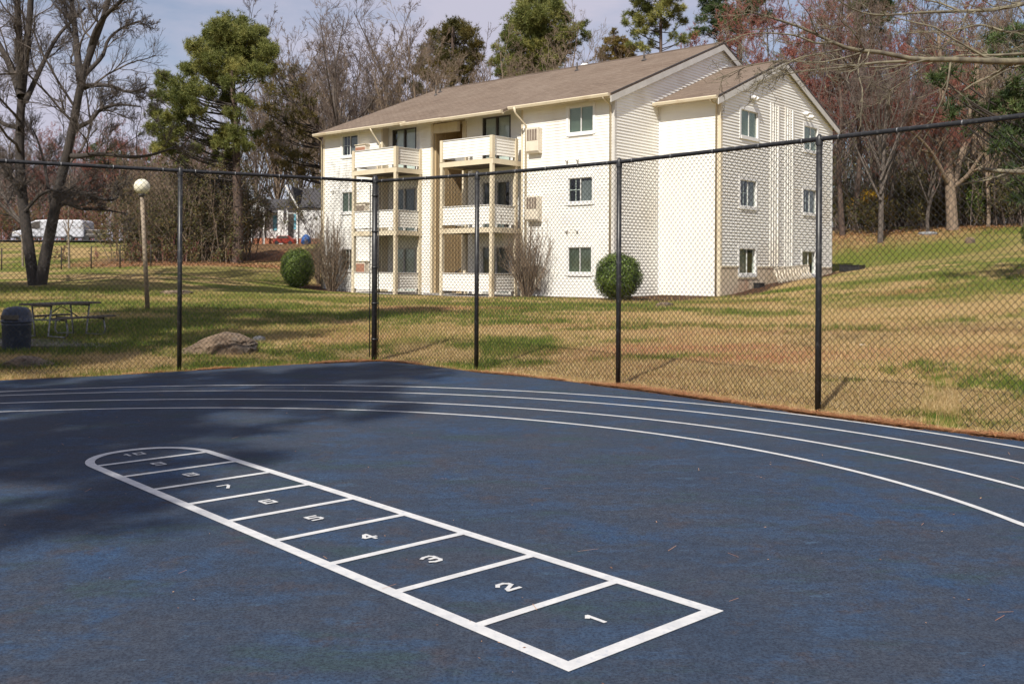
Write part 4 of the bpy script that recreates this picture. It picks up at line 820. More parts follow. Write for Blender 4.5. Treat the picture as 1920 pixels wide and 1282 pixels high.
# ------------------------------------------------------------ shrubs
def holly(label,px,py,rpx,asp,seed,dY=0,wxy=None):
    q=hit(px,py); q=np.array([q[0],q[1]+dY,0]) if not wxy else np.array([*bw(*wxy),0]); q[2]=th(q[0],q[1]); R=rpx*q[1]/1835; rg=np.random.default_rng(seed); t=empty('round_shrub',q); tag(t,label,'shrub')
    N=15000; v=rg.normal(size=(N,3)); v/=np.linalg.norm(v,axis=1,keepdims=True); n=fbm(v[:,0]*3+5,v[:,2]*3+v[:,1]*2,seed)-.5; n=n+.5*(fbm(v[:,0]*9+3,v[:,2]*9+v[:,1]*7,seed+2)-.5); rr=R*(1+.30*n)*rg.uniform(.84,1.03,N)
    c=v*rr[:,None]; c[:,2]=c[:,2]*asp+R*asp*.98; k=c[:,2]>.05; leafq(c[k],.036,M['holly'],t,rg,'foliage',n3=v[k]*1.2,tint=np.clip(rg.uniform(.15,.85,N)[k]+n[k]*.8,0,1))
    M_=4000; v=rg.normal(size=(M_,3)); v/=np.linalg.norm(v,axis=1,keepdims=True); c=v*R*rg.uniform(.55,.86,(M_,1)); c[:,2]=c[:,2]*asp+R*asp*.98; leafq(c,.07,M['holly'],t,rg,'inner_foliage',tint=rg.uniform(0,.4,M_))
    b=MB()
    for k in range(9): a=k*.7; b.tube([(.05*math.cos(a),.05*math.sin(a),-.05),(R*.35*math.cos(a),R*.35*math.sin(a),R*.7)],.014,6)
    b.build('stems',M['bark'],t)
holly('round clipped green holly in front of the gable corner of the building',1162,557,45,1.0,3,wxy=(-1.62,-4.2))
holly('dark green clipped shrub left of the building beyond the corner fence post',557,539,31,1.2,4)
def twigbush(name,label,px,py,hgt,spread,n,m,seed,lean=0,r=.014,lv=None,dY=0,bud=None,wxy=None):
    q=hit(px,py); q=np.array([q[0],q[1]+dY,0]) if not wxy else np.array([*bw(*wxy),0]); q[2]=th(q[0],q[1])-.03; rg=np.random.default_rng(seed); P_=[];Rr=[]
    for k in range(n):
        a=rg.uniform(0,6.28); s=spread*rg.uniform(.15,1); L=hgt*rg.uniform(.55,1.); b0=np.array([math.cos(a)*.14,math.sin(a)*.14,0])*rg.uniform(.3,1.4); e=np.array([math.cos(a)*s+lean*rg.random(),math.sin(a)*s,L]); mid=(b0+e)/2+np.array([math.cos(a)*s*.1,math.sin(a)*s*.1,L*.1*rg.normal()])
        c,rr=resample([b0,mid,e],r,r*.4,K=7); P_.append(c+rg.normal(size=c.shape)*.015*hgt*np.linspace(0,1,7)[:,None]); Rr.append(rr)
    pts=np.array(P_); rad=np.array(Rr); A=[tubes(pts,rad,4)]; cur=(pts,rad)
    for l in (lv or [dict(n=7,len=.32,ang=28,up=.15,K=5,rmin=.0045),dict(n=4,len=.5,ang=35,up=.1,K=4,rmin=.0035)]): cur=grow(rg,*cur,l); A.append(tubes(*cur,3))
    t=empty(name,q); V,Fq=cat(A[:1]); npmesh('stems',V,Fq,m,t); V,Fq=cat(A[1:]); npmesh('twigs',V,Fq,m,t); tag(t,label,'bush')
    if bud: e=cur[0][:,2:].reshape(-1,3); e=e[rg.integers(0,len(e),bud[1])]; leafq(e,bud[2],bud[0],t,rg,'leaves')
    return t
twigbush('bare_bush','leafless multi stemmed bush against the wall right of the balconies',1008,556,3.0,1.2,80,M['twigt'],5,wxy=(-6.15,-3.75))
twigbush('bare_bush','tall leafless bush with reddish twigs in front of the left end wall',634,541,3.4,1.15,80,M['twigt'],6,wxy=(-18.0,-3.75))
twigbush('brown_bush','brownish twiggy bush behind the dark green shrub at the left corner',592,538,2.7,1.0,60,M['twigt'],7,bud=(M['under'],1500,.03),dY=1.2)
# ------------------------------------------------------------ white van, far house, car, tarp
def van():
    q0=hit(22,455,60,100); Y=74.; a=P(20,453,Y); c=P(157,453,Y); L=c[0]-a[0]; z0=th((a[0]+c[0])/2,Y)-.02; t=empty('parked_van',(a[0],Y,z0)); t.scale=(1,1,.8); tag(t,'white cargo van parked on the road behind the twin trunk tree','van'); hh_=2.1; Wd=2.0
    pr=[(0,.45),(.02*L,.9),(.05*L,1.02),(.19*L,1.18),(.27*L,1.85),(.33*L,2.05),(.45*L,hh_),(.96*L,hh_),(.99*L,1.9),(L,1.2),(L,.42)]
    b=MB(); b.prism([(x,0,z) for x,z in pr],(0,Wd,0)); b.build('body',M['vanw'],t,bevel=.12)
    b=MB(); b.prism([(.235*L,-.012,1.22),(.40*L,-.012,1.22),(.40*L,-.012,1.92),(.335*L,-.012,1.92),(.28*L,-.012,1.75)],(0,.01,0)); b.build('side_window',M['dframe'],t)
    for x in (.17*L,.80*L):
        w=MB(); w.tube([(x,-.05,.34),(x,.22,.34)],.34,20); wo=w.build('wheel',M['tyre'],t); w=MB(); w.tube([(x,-.07,.34),(x,-.04,.34)],.19,16); w.build('rim',M['steel'],wo)
    b=MB(); b.box(-.1,.04*L,.05,Wd-.05,.35,.55); b.build('bumper',M['dframe'],t); b=MB(); b.box(.02*L,.05*L,-.012,.2,.75,.95); b.build('headlight',M['white'],t)
    for gx0 in (.41,.62): b=MB(); b.box(gx0*L,(gx0+.005)*L,-.008,0,.5,1.95); b.build('door_gap',M['dframe'],t)
    c=P(163,452,Y+1); t=empty('low_trailer',(c[0],Y,z0)); tag(t,'low dark trailer standing behind the white van','trailer'); b=MB(); b.box(-.1,1.6,.2,1.6,.35,.62); b.box(.1,1.3,.3,1.4,.62,.95); b.build('bed',M['dframe'],t,bevel=.04)
    for x in (.3,1.2):
        b=MB(); b.tube([(x,.1,.25),(x,.3,.25)],.25,14); b.build('wheel',M['tyre'],t)
van()
b=MB(); b.box(-75,-20.8,0,6,-.02,.02); rd=b.build('road',mat('asphalt',(.10,.10,.11),(.08,.08,.085),.9,3,.3,.01)); rd.location=(0,72.5,th(-33,76)-.04); rd['kind']='structure'
def house():
    Y=84.; g=P(500,459,Y); z0=g[2]; x0=P(463,459,Y)[0]; k=Y/1835.; t=empty('white_house',(x0,Y,z0)); tag(t,'white house with dark roof, porch and blue shutters past the building end','house')
    X=lambda px:(px-463)*k; Zh=lambda py:(459-py)*k
    b=MB(); b.box(X(470),X(600),1.5,9,Zh(448),Zh(398)); b.box(X(543),X(700),-1.2,1.5,Zh(448),Zh(392)); b.build('wall',M['hwall'],t)
    b=MB(); b.box(X(463),X(612),.6,1.5,-.3,Zh(446)); b.box(X(543),X(700),-1.25,.6,-.3,Zh(448)+.01); b.build('foundation',M['brick'],t)
    b=MB(); b.prism([(X(460),.2,Zh(396)),(X(500),.2,Zh(396)),(X(480),.2,Zh(371))],(0,4,0)); b.build('gable',M['hwall'],t)
    b=MB(); b.prism([(X(455),.0,Zh(396)),(X(452),.0,Zh(396)),(X(480),.0,Zh(367)),(X(480),.0,Zh(371))],(0,5,0)); b.prism([(X(500),0,Zh(394)),(X(480),0,Zh(370)),(X(480),0,Zh(366.5)),(X(504),0,Zh(394))],(0,5,0))
    b.prism([(X(470),.9,Zh(397)),(X(700),.9,Zh(397)),(X(700),5,Zh(368)),(X(485),5,Zh(368))],(0,.1,.12)); b.prism([(X(543),-1.5,Zh(393)),(X(565),-1.5,Zh(393)),(X(554),-1.5,Zh(352))],(0,6,0)); b.prism([(X(543),-1.4,Zh(391)),(X(720),-1.4,Zh(391)),(X(720),3.5,Zh(348)),(X(543),3.5,Zh(348))],(0,.1,.1)); b.build('roof',M['hroof'],t)
    b=MB(); b.prism([(X(541),-1.56,Zh(352)),(X(543),-1.56,Zh(349)),(X(568),-1.56,Zh(392)),(X(565),-1.56,Zh(392))],(0,.06,0)); b.build('rake_board',M['white'],t)
    for a,c,y in ((464,466,0),(472,474,-.2),(494,497,-.2),(528,533,-1.4),(534,538,-1.4),(562,565,-1.4)):
        b=MB(); b.box(X(a),X(c),y,y+.12,-.2,Zh(396)); b.build('porch_post',M['white'],t)
    b=MB(); b.box(X(504),X(511),1.44,1.49,Zh(431),Zh(403)); b.build('shutter',M['shutter'],t)
    b=MB(); b.box(X(513),X(525),1.42,1.49,Zh(430),Zh(405)); w=b.build('window_frame',M['white'],t)
    b=MB(); b.box(X(514.5),X(523.5),1.40,1.418,Zh(417),Zh(407)); b.box(X(514.5),X(523.5),1.40,1.418,Zh(428.5),Zh(418.5)); b.build('pane',M['dframe'],w)
    b=MB(); b.box(X(478),X(491),1.42,1.49,Zh(446),Zh(403)); b.box(X(546),X(556),-1.26,-1.2,Zh(446),Zh(402)); b.build('door',M['dframe'],t)
    b=MB(); b.box(X(557),X(561),-1.26,-1.2,Zh(431),Zh(403)); b.build('shutter',M['shutter'],t)
    Yc=Y-3.; z1=P(520,459,Yc)[2]; c=P(512,457,Yc); t=empty('red_car',(c[0],Yc,z1)); tag(t,'red car parked in front of the white house, mostly hidden','car'); w=2.9; t.scale=(.6,.6,.6)
    b=MB(); b.prism([(0,0,.25),(0,0,.7),(.35,0,.85),(.75,0,1.3),(2.0,0,1.3),(2.5,0,.9),(2.9,0,.8),(2.9,0,.25)],(0,1.7,0)); b.build('body',M['redcar'],t,bevel=.05); b=MB(); b.prism([(.5,-.01,.88),(.85,-.01,1.22),(1.9,-.01,1.22),(2.2,-.01,.9)],(0,.008,0)); b.build('side_window',M['dframe'],t)
    for x in (.5,2.35): b=MB(); b.tube([(x,-.03,.28),(x,.2,.28)],.28,14); b.build('wheel',M['tyre'],t)
    c=P(574,452,Yc-1); import bmesh
    bm=bmesh.new(); bmesh.ops.create_icosphere(bm,subdivisions=3,radius=.55)
    for v in bm.verts: 
        f=1+.5*(float(fbm(np.array([v.co.x*3+2]),np.array([v.co.z*3+v.co.y*2]),4)[0])-.5); v.co=(v.co.x*f*.75,v.co.y*f,max(v.co.z*f,-.4)*.9)
    me=bpy.data.meshes.new('blue_tarp'); bm.to_mesh(me); bm.free(); me.materials.append(M['bluetarp']); ob=bpy.data.objects.new('blue_tarp',me); COL.objects.link(ob); ob.location=c; ob['label']='bright blue tarp bundle beside the white house'; ob['category']='tarp'
house()
# far grey house on the right behind the trees
def house2():
    Y=88.; c=P(1650,395,Y); t=empty('grey_house',(c[0],Y,th(c[0],Y))); tag(t,'grey house with dark roof half hidden in the woods on the right','house'); z=c[2]-t.location.z
    b=MB(); b.box(0,7,0,6,0,z+1.6); b.build('wall',mat('grey_house_wall',(.28,.32,.36),(.22,.26,.30)),t); b=MB(); b.prism([(-.3,-.3,z+1.6),(7.3,-.3,z+1.6),(7.3,3,z+3.4),(-.3,3,z+3.4)],(0,.1,.1)); b.build('roof',M['hroof'],t); b=MB(); b.box(-.3,7.3,-.36,-.3,z+1.5,z+1.7); b.build('fascia',M['white'],t)
    b=MB(); b.box(2,3,-.04,0,z-.2,z+1.1); b.build('window',M['dframe'],t)
house2()
# low wire fence beyond the lawn on the left
def lowfence():
    Y=50.; t=empty('garden_fence',(P(100,505,Y)[0],Y,0)); tag(t,'low wire garden fence with thin posts crossing the far left lawn','fence'); x0=t.location.x
    for px in (-60,3,60,115,171,225,283,340):
        X=P(px,500,Y)[0]; g=th(X,Y); b=MB(); b.tube([(X-x0,0,g-.1),(X-x0,0,g+1.15)],.03,6); b.build('post',M['barkdk'],t)
    b=MB()
    for dz in (1.1,.75,.4,.1): b.tube([(P(px,500,Y)[0]-x0,0,th(P(px,500,Y)[0],Y)+dz) for px in range(-60,341,50)],.006,4)
    b.build('wire',M['wire'],t)
lowfence()
# ------------------------------------------------------------ TREES
def base(px,Y,dz=-.1):
    r=ray(px,505); X=r[0]*Y; return np.array([X,Y,th(X,Y)+dz])
# twin trunk tree on the left
def twin():
    q=hit(70,534); Y=q[1]; o=q.copy(); o[2]-=.1
    def L(pl,r0,r1,dy=0,dy1=None):
        n=len(pl); d=[dy+( (dy1 if dy1 is not None else dy)-dy)*i/(n-1) for i in range(n)]
        return ([P(x,y,Y+e)-o for (x,y),e in zip(pl,d)],r0,r1)
    k=Y/1835
    S=[L([(64,536),(56,475),(46,410),(39,350),(36,290),(37,230),(38,185),(46,150),(49,100),(52,60),(58,20),(60,-60),(66,-130)],10.5*k,4.2*k,0,.5),
       L([(76,536),(80,495),(92,450),(102,400),(111,345),(124,300),(135,250),(143,210),(149,165),(156,125),(170,95),(188,62),(198,25),(215,-40),(225,-120)],11*k,3.4*k,0,-.6),
       L([(39,180),(30,150),(20,125),(6,98),(-14,60),(-40,10)],8*k,2.5*k,0,1.5),
       L([(40,165),(38,110),(36,70),(34,20),(30,-60)],8*k,3*k,0,-1.5),
       L([(48,190),(62,160),(80,120),(95,90),(112,62),(135,40),(160,15)],5.5*k,2*k,0,2.),
       L([(150,150),(147,120),(143,80),(139,40),(134,0),(128,-70)],7*k,3*k,0,1.5),
       L([(168,98),(178,60),(196,30),(225,5),(260,-40)],6*k,2*k,-.3,-2.),
       L([(150,165),(170,160),(205,160),(240,175),(275,165)],5*k,1.5*k,0,-1.5),
       L([(150,150),(170,130),(195,105),(200,75),(230,50),(262,40)],4.5*k,1.5*k,0,1.),
       L([(135,252),(150,235),(170,230),(185,205),(220,195),(262,200)],5*k,1.5*k,0,-1),
       L([(128,290),(140,296),(165,290),(200,288),(245,296),(285,292),(330,275)],5.5*k,1.5*k,0,-2.5),
       L([(110,372),(135,360),(165,362),(200,378),(225,372),(215,330)],4.5*k,1.2*k,0,1.2),
       L([(106,392),(122,378),(150,393),(190,393),(235,400)],4*k,1.*k,0,1.8),
       L([(100,400),(90,350),(82,300),(70,260),(60,240)],4*k,1*k,0,1.),
       L([(40,370),(20,330),(0,300),(-25,280)],5*k,1.5*k,0,-1),
       L([(37,240),(10,235),(-20,215),(-50,220)],5*k,1.5*k,0,1),
       L([(44,400),(70,370),(92,355),(120,362),(140,350)],3.5*k,1.*k,0,-1.)]
    lv=[dict(n=9,len=.42,ang=46,wob=.15,up=.07,K=9,t0=.12,rf=.36,rmin=.012,tap=.3),dict(n=10,len=.60,ang=40,wob=.16,up=.07,K=7,t0=.10,rf=.55,rmin=.008),dict(n=8,len=.66,ang=36,wob=.17,up=.06,K=6,t0=.12,rmin=.006),dict(n=4,len=.6,ang=34,wob=.15,K=4,rmin=.0048,t0=.15)]
    t=bare_tree('bare_tree',S,lv,M['barkdk'],M['bark'],5,o,10,1); tag(t,'big leafless tree with two dark trunks forking low in a V on the left lawn','tree')
    # flare and root plate
twin()
def bare(h,r,seed,kind='oak'):
    rg=np.random.default_rng(seed); S=[]; hs=h*{'oak':.30,'up':.22,'maple':.25,'tall':.5}[kind]; 
    S.append(([(0,0,-.2),(.02*h*rg.normal(),0,hs*.6),(.02*h*rg.normal(),.02*h*rg.normal(),hs),(.04*h*rg.normal(),.04*h*rg.normal(),h*.72),(.05*h*rg.normal(),.05*h*rg.normal(),h)],r,r*.12))
    n={'oak':8,'up':9,'maple':9,'tall':7}[kind]
    for k in range(n):
        a=k*2.4+rg.uniform(-.4,.4); z0=hs*rg.uniform(.75,1.7)*(1 if kind!='tall' else 1.2); s=h*{'oak':.34,'up':.20,'maple':.27,'tall':.18}[kind]*rg.uniform(.7,1.15); top=min(h*rg.uniform(.75,1.),z0+h*.62)
        c,s_=math.cos(a),math.sin(a); S.append(([(0,0,z0),(c*s*.35,s_*s*.35,z0+(top-z0)*.28),(c*s*.7,s_*s*.7,z0+(top-z0)*.6),(c*s,s_*s,top)],r*.42,r*.07))
    return S
LV=[dict(n=8,len=.42,ang=38,wob=.12,up=.12,K=7,t0=.2,rf=.42,rmin=.014,tap=.4),dict(n=7,len=.5,ang=38,wob=.14,up=.10,K=5,t0=.15,rf=.55,rmin=.011),dict(n=6,len=.55,ang=36,wob=.15,up=.08,K=4,t0=.1,rmin=.009),dict(n=5,len=.6,ang=34,K=3,rmin=.007,t0=.1)]
def mk(nm,h,r,seed,kind,mt,mtw,bud=None,lv=LV): return bare_tree(nm,bare(h,r,seed,kind),lv,mt,mtw,seed,(0,0,0),7,2,bud)
T={}
T['oakA']=mk('bare_tree',16,.20,31,'oak',M['bark'],M['twig']); T['oakB']=mk('bare_tree',16,.19,32,'up',M['bark'],M['twig']); T['tanA']=mk('bare_tree',15,.16,33,'up',M['barkl'],M['twigt'])
T['mapA']=mk('red_maple',14,.16,34,'maple',M['bark'],M['twigr'],(M['buds'],22000,.045)); T['mapB']=mk('red_maple',14,.16,35,'up',M['bark'],M['twigr'],(M['buds'],22000,.045)); T['tall']=mk('tall_bare_tree',20,.24,36,'tall',M['barkred'],M['twigt'])
protos={k:[v,False] for k,v in T.items()}
def place(k,px,Y,s,rz,label,cat_='tree',group=None,topy=None):
    root,used=protos[k]; loc=base(px,Y)
    if topy is not None:
        h0={'oakA':16,'oakB':16,'tanA':15,'mapA':14,'mapB':14,'tall':20}[k]; s=(P(px,topy,Y)[2]-loc[2])/h0
    if not used: root.location=loc; root.rotation_euler=(0,0,rz); root.scale=(s,s,s); tag(root,label,cat_,group); protos[k][1]=True
    else: copy_tree(root,loc,rz,s,label,cat_,group)
gB='bare trees behind the building'; gR='bare trees in the wood on the right'; gL='bare trees in the far left woods'
place('oakA',640,66,1,.3,'widest leafless grey tree above the left end of the brown roof',group=gB,topy=28)
place('oakB',712,70,1,1.3,'leafless grey tree between the widest bare tree and the olive pine behind the roof',group=gB,topy=30)
place('oakB',560,96,1,4.1,'leafless grey tree between the big left pine and the roof corner',group=gB,topy=70)
place('tanA',610,90,1,2.,'tan leafless tree just above the left roof corner',group=gB,topy=90)
place('tanA',520,98,1,5.1,'tan leafless tree directly right of the big pine',group=gB,topy=110)
place('tanA',780,64,1,3.3,'thin pale leafless tree crossing in front of the olive pine behind the roof',group=gB,topy=50)
place('oakA',430,96,1,5.2,'leafless tree showing behind the trunk of the big left pine',group=gB,topy=200)
place('tanA',925,66,1,1.1,'small leafless tree at the roof ridge between the two green pines',group=gB,topy=95)
place('tanA',1090,64,1,4.4,'small leafless tree at the ridge right of the bright green pine',group=gB,topy=55)
place('mapA',1440,62,1,.4,'reddish budding maple rising behind the gable peak',group=gR,topy=35)
place('mapB',1500,58,1,2.2,'reddish budding maple directly above the gable wing roof',group=gR,topy=45)
place('mapA',1660,60,1,3.6,'reddest budding maple, in the middle of the wood on the right',group=gR,topy=95)
place('mapB',1740,57,1,5.,'reddish maple left of the thick pale trunk',group=gR,topy=110)
place('mapA',1390,66,1,1.9,'reddish maple between the main roof peak and the dark pine',group=gR,topy=60)
place('tall',1580,58,1,.2,'left one of the two tall reddish trunks just right of the gable',group=gR,topy=-40)
place('tall',1601,61,1,2.9,'right one of the two tall reddish trunks just right of the gable',group=gR,topy=-60)
place('mapB',1545,70,1,4.,'reddish maple showing through behind the two tall reddish trunks',group=gR,topy=20)
place('oakB',1650,54,1,1.,'dark leaning leafless tree at the wood edge above the yellow shrub',group=gR,topy=-20)
place('mapA',1715,68,1,1.9,'reddish maple deep in the wood behind the reddest maple',group=gR,topy=-30)
place('oakB',1800,70,1,3.,'leafless tree deep in the wood behind the thick pale trunk',group=gR,topy=-50)
place('tanA',1852,58,1,5.5,'tan leafless tree just right of the thick pale trunk',group=gR,topy=60)
place('tanA',1905,62,1,.8,'tan leafless tree near the right frame edge in the wood',group=gR,topy=-20)
place('mapB',1880,72,1,2.8,'reddish maple behind the hanging pine boughs on the right',group=gR,topy=150)
place('oakA',1970,60,1,2.8,'leafless tree whose branches reach in at the right frame edge',group=gR,topy=-80)
for i,(k,px,Y,ty,rz,lb) in enumerate([('oakB',15,88,225,.5,'grey leafless tree at the far left edge behind the van'),('mapA',75,92,262,1.5,'reddish leafless tree above the bonnet of the van'),('mapB',185,96,250,2.6,'reddish leafless tree right above the rear of the van'),('oakA',130,104,240,3.9,'grey leafless tree far behind the van between two reddish ones'),('mapA',235,90,275,4.8,'reddish leafless tree left of the lamp globe'),('oakB',290,86,262,.9,'grey leafless tree just right of the lamp globe'),('tanA',345,70,255,2.2,'tan leafless tree behind the second fence post from the corner'),('oakA',395,74,265,5.,'leafless tree left of the big pine trunk in the thicket'),('oakA',-40,92,240,1.2,'leafless tree partly outside the left frame edge'),('tanA',270,64,300,3.2,'small tan leafless tree just behind the lamp post')]):
    place(k,px,Y,1,rz,lb,group=gL,topy=ty)
# thick pale trunk on the right lawn edge
def thick():
    q=hit(1786,432); o=q-np.array([0,0,.15]); Y=q[1]; k=Y/1835
    def L(pl,r0,r1,dy=0): n=len(pl); return ([P(x,y,Y+dy*i/(n-1))-o for i,(x,y) in enumerate(pl)],r0,r1)
    S=[L([(1786,436),(1785,400),(1783,375),(1781,340),(1775,290),(1770,230),(1764,150),(1760,60)],11*k,3*k),L([(1783,385),(1792,340),(1800,300),(1812,250),(1822,190),(1830,120)],6*k,2*k,2),L([(1781,350),(1765,320),(1750,290),(1728,262),(1700,240)],5*k,1.5*k,-2),L([(1785,330),(1770,300),(1748,250),(1735,190),(1730,140)],5*k,1.5*k,2),L([(1790,350),(1815,330),(1840,290),(1870,262)],4.5*k,1.5*k,-2)]
    S=S[:1]+S[1:]
    t=bare_tree('bare_tree',S,[dict(n=9,len=.42,ang=45,wob=.2,up=.05,K=7,t0=.25,rf=.5,rmin=.014),dict(n=7,len=.5,ang=42,wob=.2,up=.05,K=5,rmin=.010),dict(n=6,len=.5,ang=40,K=4,rmin=.008),dict(n=3,len=.5,ang=38,K=3,rmin=.006)],M['barkl'],M['twigt'],9,o,10,1); tag(t,'thick pale trunked leafless tree standing at the top of the right lawn','tree',gR)
    q=hit(1840,428); o2=q-np.array([0,0,.15]); o2[1]+=3; Y=o2[1]; o=o2; k=Y/1835
    S=[([P(x,y,Y)-o2 for x,y in [(1842,432),(1838,400),(1830,370),(1822,330),(1826,270),(1830,180),(1836,80)]],8*k,2.5*k)]
    t=bare_tree('ivy_tree',S,[dict(n=12,len=.25,ang=60,K=6,rmin=.014,t0=.3),dict(n=6,len=.5,K=5,rmin=.010),dict(n=5,len=.5,K=4,rmin=.008)],M['barkl'],M['twigt'],19,o2,9,1); tag(t,'ivy covered trunk behind and right of the thick pale trunk','tree',gR)
    rg=np.random.default_rng(4); a=np.array(S[0][0]); tt=rg.uniform(.15,.55,2600)*(len(a)-1); i=tt.astype(int); c=a[i]*(1-(tt-i))[:,None]+a[np.minimum(i+1,len(a)-1)]*(tt-i)[:,None]+rg.normal(size=(2600,3))*.32; leafq(c,.09,M['holly'],t,rg,'ivy')
thick()
# overhanging branch from a tree just outside the frame on the right
def overhang():
    Y=15.; X0=9.9; o=np.array([X0,Y,th(X0,Y)-.1]); k=Y/1835
    def L(pl,r0,r1,y0=0,y1=0): n=len(pl); return ([P(x,y,Y+y0+(y1-y0)*i/(n-1))-o for i,(x,y) in enumerate(pl)],r0,r1)
    S=[([(0,0,0),(.05,0,2),(.0,.05,4),(-.1,0,6.5),(.1,0,9)],.24,.12),
       L([(2170,140),(2050,128),(1925,114),(1873,117),(1810,112),(1742,112),(1700,113),(1662,96),(1625,98),(1583,92),(1543,70),(1497,49),(1450,35),(1400,20)],.072,.012,0,-1.2),
       L([(1700,115),(1640,118),(1568,128),(1510,133),(1460,142),(1420,160)],.022,.006,-.3,.9),
       L([(1925,100),(1870,104),(1800,104),(1740,120),(1700,150),(1660,175)],.022,.006,0,.8),
       L([(2100,-20),(1990,-10),(1920,8),(1857,20),(1790,22),(1720,24),(1660,30),(1615,26),(1590,14),(1560,-8)],.045,.008,.6,-.4),
       L([(1800,21),(1760,5),(1700,-6),(1650,-20)],.018,.005,.2,1.),
       L([(1560,80),(1530,82),(1490,66),(1440,62),(1400,64),(1360,80)],.016,.005,-1,-1.4),
       L([(1620,98),(1580,110),(1540,118),(1500,116),(1462,113),(1400,125),(1340,150)],.014,.005,-.7,.4),
       L([(1583,92),(1545,100),(1500,108),(1455,130),(1400,172)],.014,.005,-.8,-1.6),
       L([(2050,60),(1960,50),(1890,62),(1840,45),(1780,60),(1700,62)],.03,.006,.4,1.3),
       L([(1925,118),(1880,135),(1855,150),(1853,185),(1840,205)],.016,.005,0,.4)]
    lv=[dict(n=16,len=.30,ang=45,av=15,wob=.2,up=.02,K=8,t0=.15,rf=.42,rmin=.0055,tap=.3),dict(n=6,len=.5,ang=42,wob=.22,up=.02,K=6,t0=.15,rf=.6,rmin=.0038),dict(n=4,len=.5,ang=42,wob=.22,up=.0,K=5,t0=.15,rmin=.0026)]
    t=bare_tree('overhanging_tree',S,lv,M['twigm'],M['twigm'],12,o,10,1,K=26); tag(t,'mossy bare branches reaching in over the gable from the right frame edge','tree')
overhang()
# ---- pines
def pinepx(name,label,bpx,Y,trunk,clumps,rt,m,dens=55,seed=0,group=None,depth=.9,nn=12,ln=.27,tb=.5,w=.016,mb=None,stub=4):
    rg=np.random.default_rng(seed+100); o=base(bpx,Y,-.2); k=Y/1835
    tr=[(P(x,y,Y)-o) for x,y in trunk]; tr=[np.array([0,0,0])]+tr
    cl=[]; xs=np.array([c[0] for c in clumps]); mx=xs.mean(); hw=max(np.ptp(xs)/2,20)*k
    for x,y,r in clumps:
        u=(x-mx)*k/hw; d=rg.uniform(-1,1)*hw*depth*math.sqrt(max(.05,1-u*u)); cl.append((*(P(x,y,Y+d)-o),r*k*1.22))
        if r>=14:
            for _ in range(1): cl.append((*(P(x+rg.normal()*r*.4,y+rg.normal()*r*.3,Y+rg.uniform(-1,1)*hw*depth)-o),r*k*1.05))
    t=pine(name,tr,rt[0]*k,rt[1]*k,cl,dens,m,mb or M['barkred'],seed,o,ln,w,nn,tb,stub); tag(t,label,'pine tree' if 'pine' in name else 'tree',group); return t
gP='pines around the building'
pinepx('pine_tree','tallest green pine on the left with rounded crown, beside the building',445,58,[(446,470),(447,400),(443,330),(443,250),(438,180),(433,130),(431,80)],
 [(428,42,20),(412,48,16),(447,46,18),(402,62,20),(432,64,24),(462,62,20),(484,60,16),(388,84,18),(412,88,22),(445,90,24),(476,86,22),(502,84,16),(360,82,15),(376,104,18),(402,112,22),(436,118,22),(470,112,22),(496,108,18),(512,96,12),(352,128,16),(376,134,20),(408,142,20),(440,146,18),(478,138,18),(500,128,14),(299,138,11),(318,150,16),(342,158,18),(372,164,18),(300,160,12),(302,178,14),(326,186,18),(352,190,18),(392,176,14),(434,184,18),(462,190,14),(414,196,12),(294,212,15),(312,226,18),(340,216,16),(366,206,14),(430,212,12),(450,218,10),(286,244,14),(308,256,16),(330,248,14),(356,240,12),(298,278,14),(322,282,14),(424,248,16),(444,254,18),(416,264,14),(456,272,14),(392,272,13),(370,280,12),(440,292,14),(410,290,12),(340,300,12),(478,250,12)],
 (11,3),M['needles'],70,1,gP,nn=13)
pinepx('pine_tree','brownish olive evergreen filling the gap between the tallest pine and the building',614,66,[(612,400),(600,250),(560,150)],
 [(520,140,14),(545,128,14),(568,150,14),(505,170,15),(530,168,16),(556,176,16),(582,184,14),(496,200,15),(520,204,17),(548,208,17),(575,214,15),(594,225,10),(505,236,16),(530,240,17),(558,246,17),(584,258,13),(498,270,15),(524,276,17),(550,282,17),(578,290,14),(510,304,13),(535,308,14),(565,316,14),(588,322,10)],(6,2),M['cedar'],22,14,gP,tb=.3,nn=9)
pinepx('pine_tree','olive pine half screened by bare twigs behind the left half of the roof',852,74,[(850,250),(848,150),(850,40)],
 [(850,44,14),(834,54,16),(866,54,15),(820,70,16),(846,74,20),(876,70,18),(892,88,14),(808,92,16),(836,100,20),(866,100,20),(890,110,14),(880,128,16),(854,128,18),(826,124,16),(796,112,14),(780,130,14),(800,140,14),(846,150,14),(876,150,13),(760,150,12),(786,168,14),(750,172,12),(820,158,12),(735,190,12)],(8,2.5),M['cedar'],55,2,gP,tb=.25)
pinepx('pine_tree','bright green pine with a dense rounded crown above the middle of the roof',1008,72,[(1008,240),(1010,120),(1008,10),(1006,-30)],
 [(1008,-18,16),(996,6,18),(1018,4,18),(1036,12,16),(1050,20,10),(975,22,16),(1000,30,22),(1028,34,22),(1052,34,15),(966,44,18),(988,54,24),(1018,60,24),(1046,58,20),(1064,52,12),(950,72,14),(964,80,20),(992,88,24),(1024,92,24),(1052,86,18),(936,92,12),(944,108,16),(966,114,20),(994,120,24),(1024,122,22),(1050,114,16),(928,118,12),(940,134,14),(970,140,18),(1002,144,18),(1032,142,16),(1070,70,10),(1082,52,10),(1098,46,9),(1094,62,10),(1078,84,10),(1104,72,8),(955,150,14),(985,160,16)],(10,3),M['needles'],70,3,gP,tb=.55)
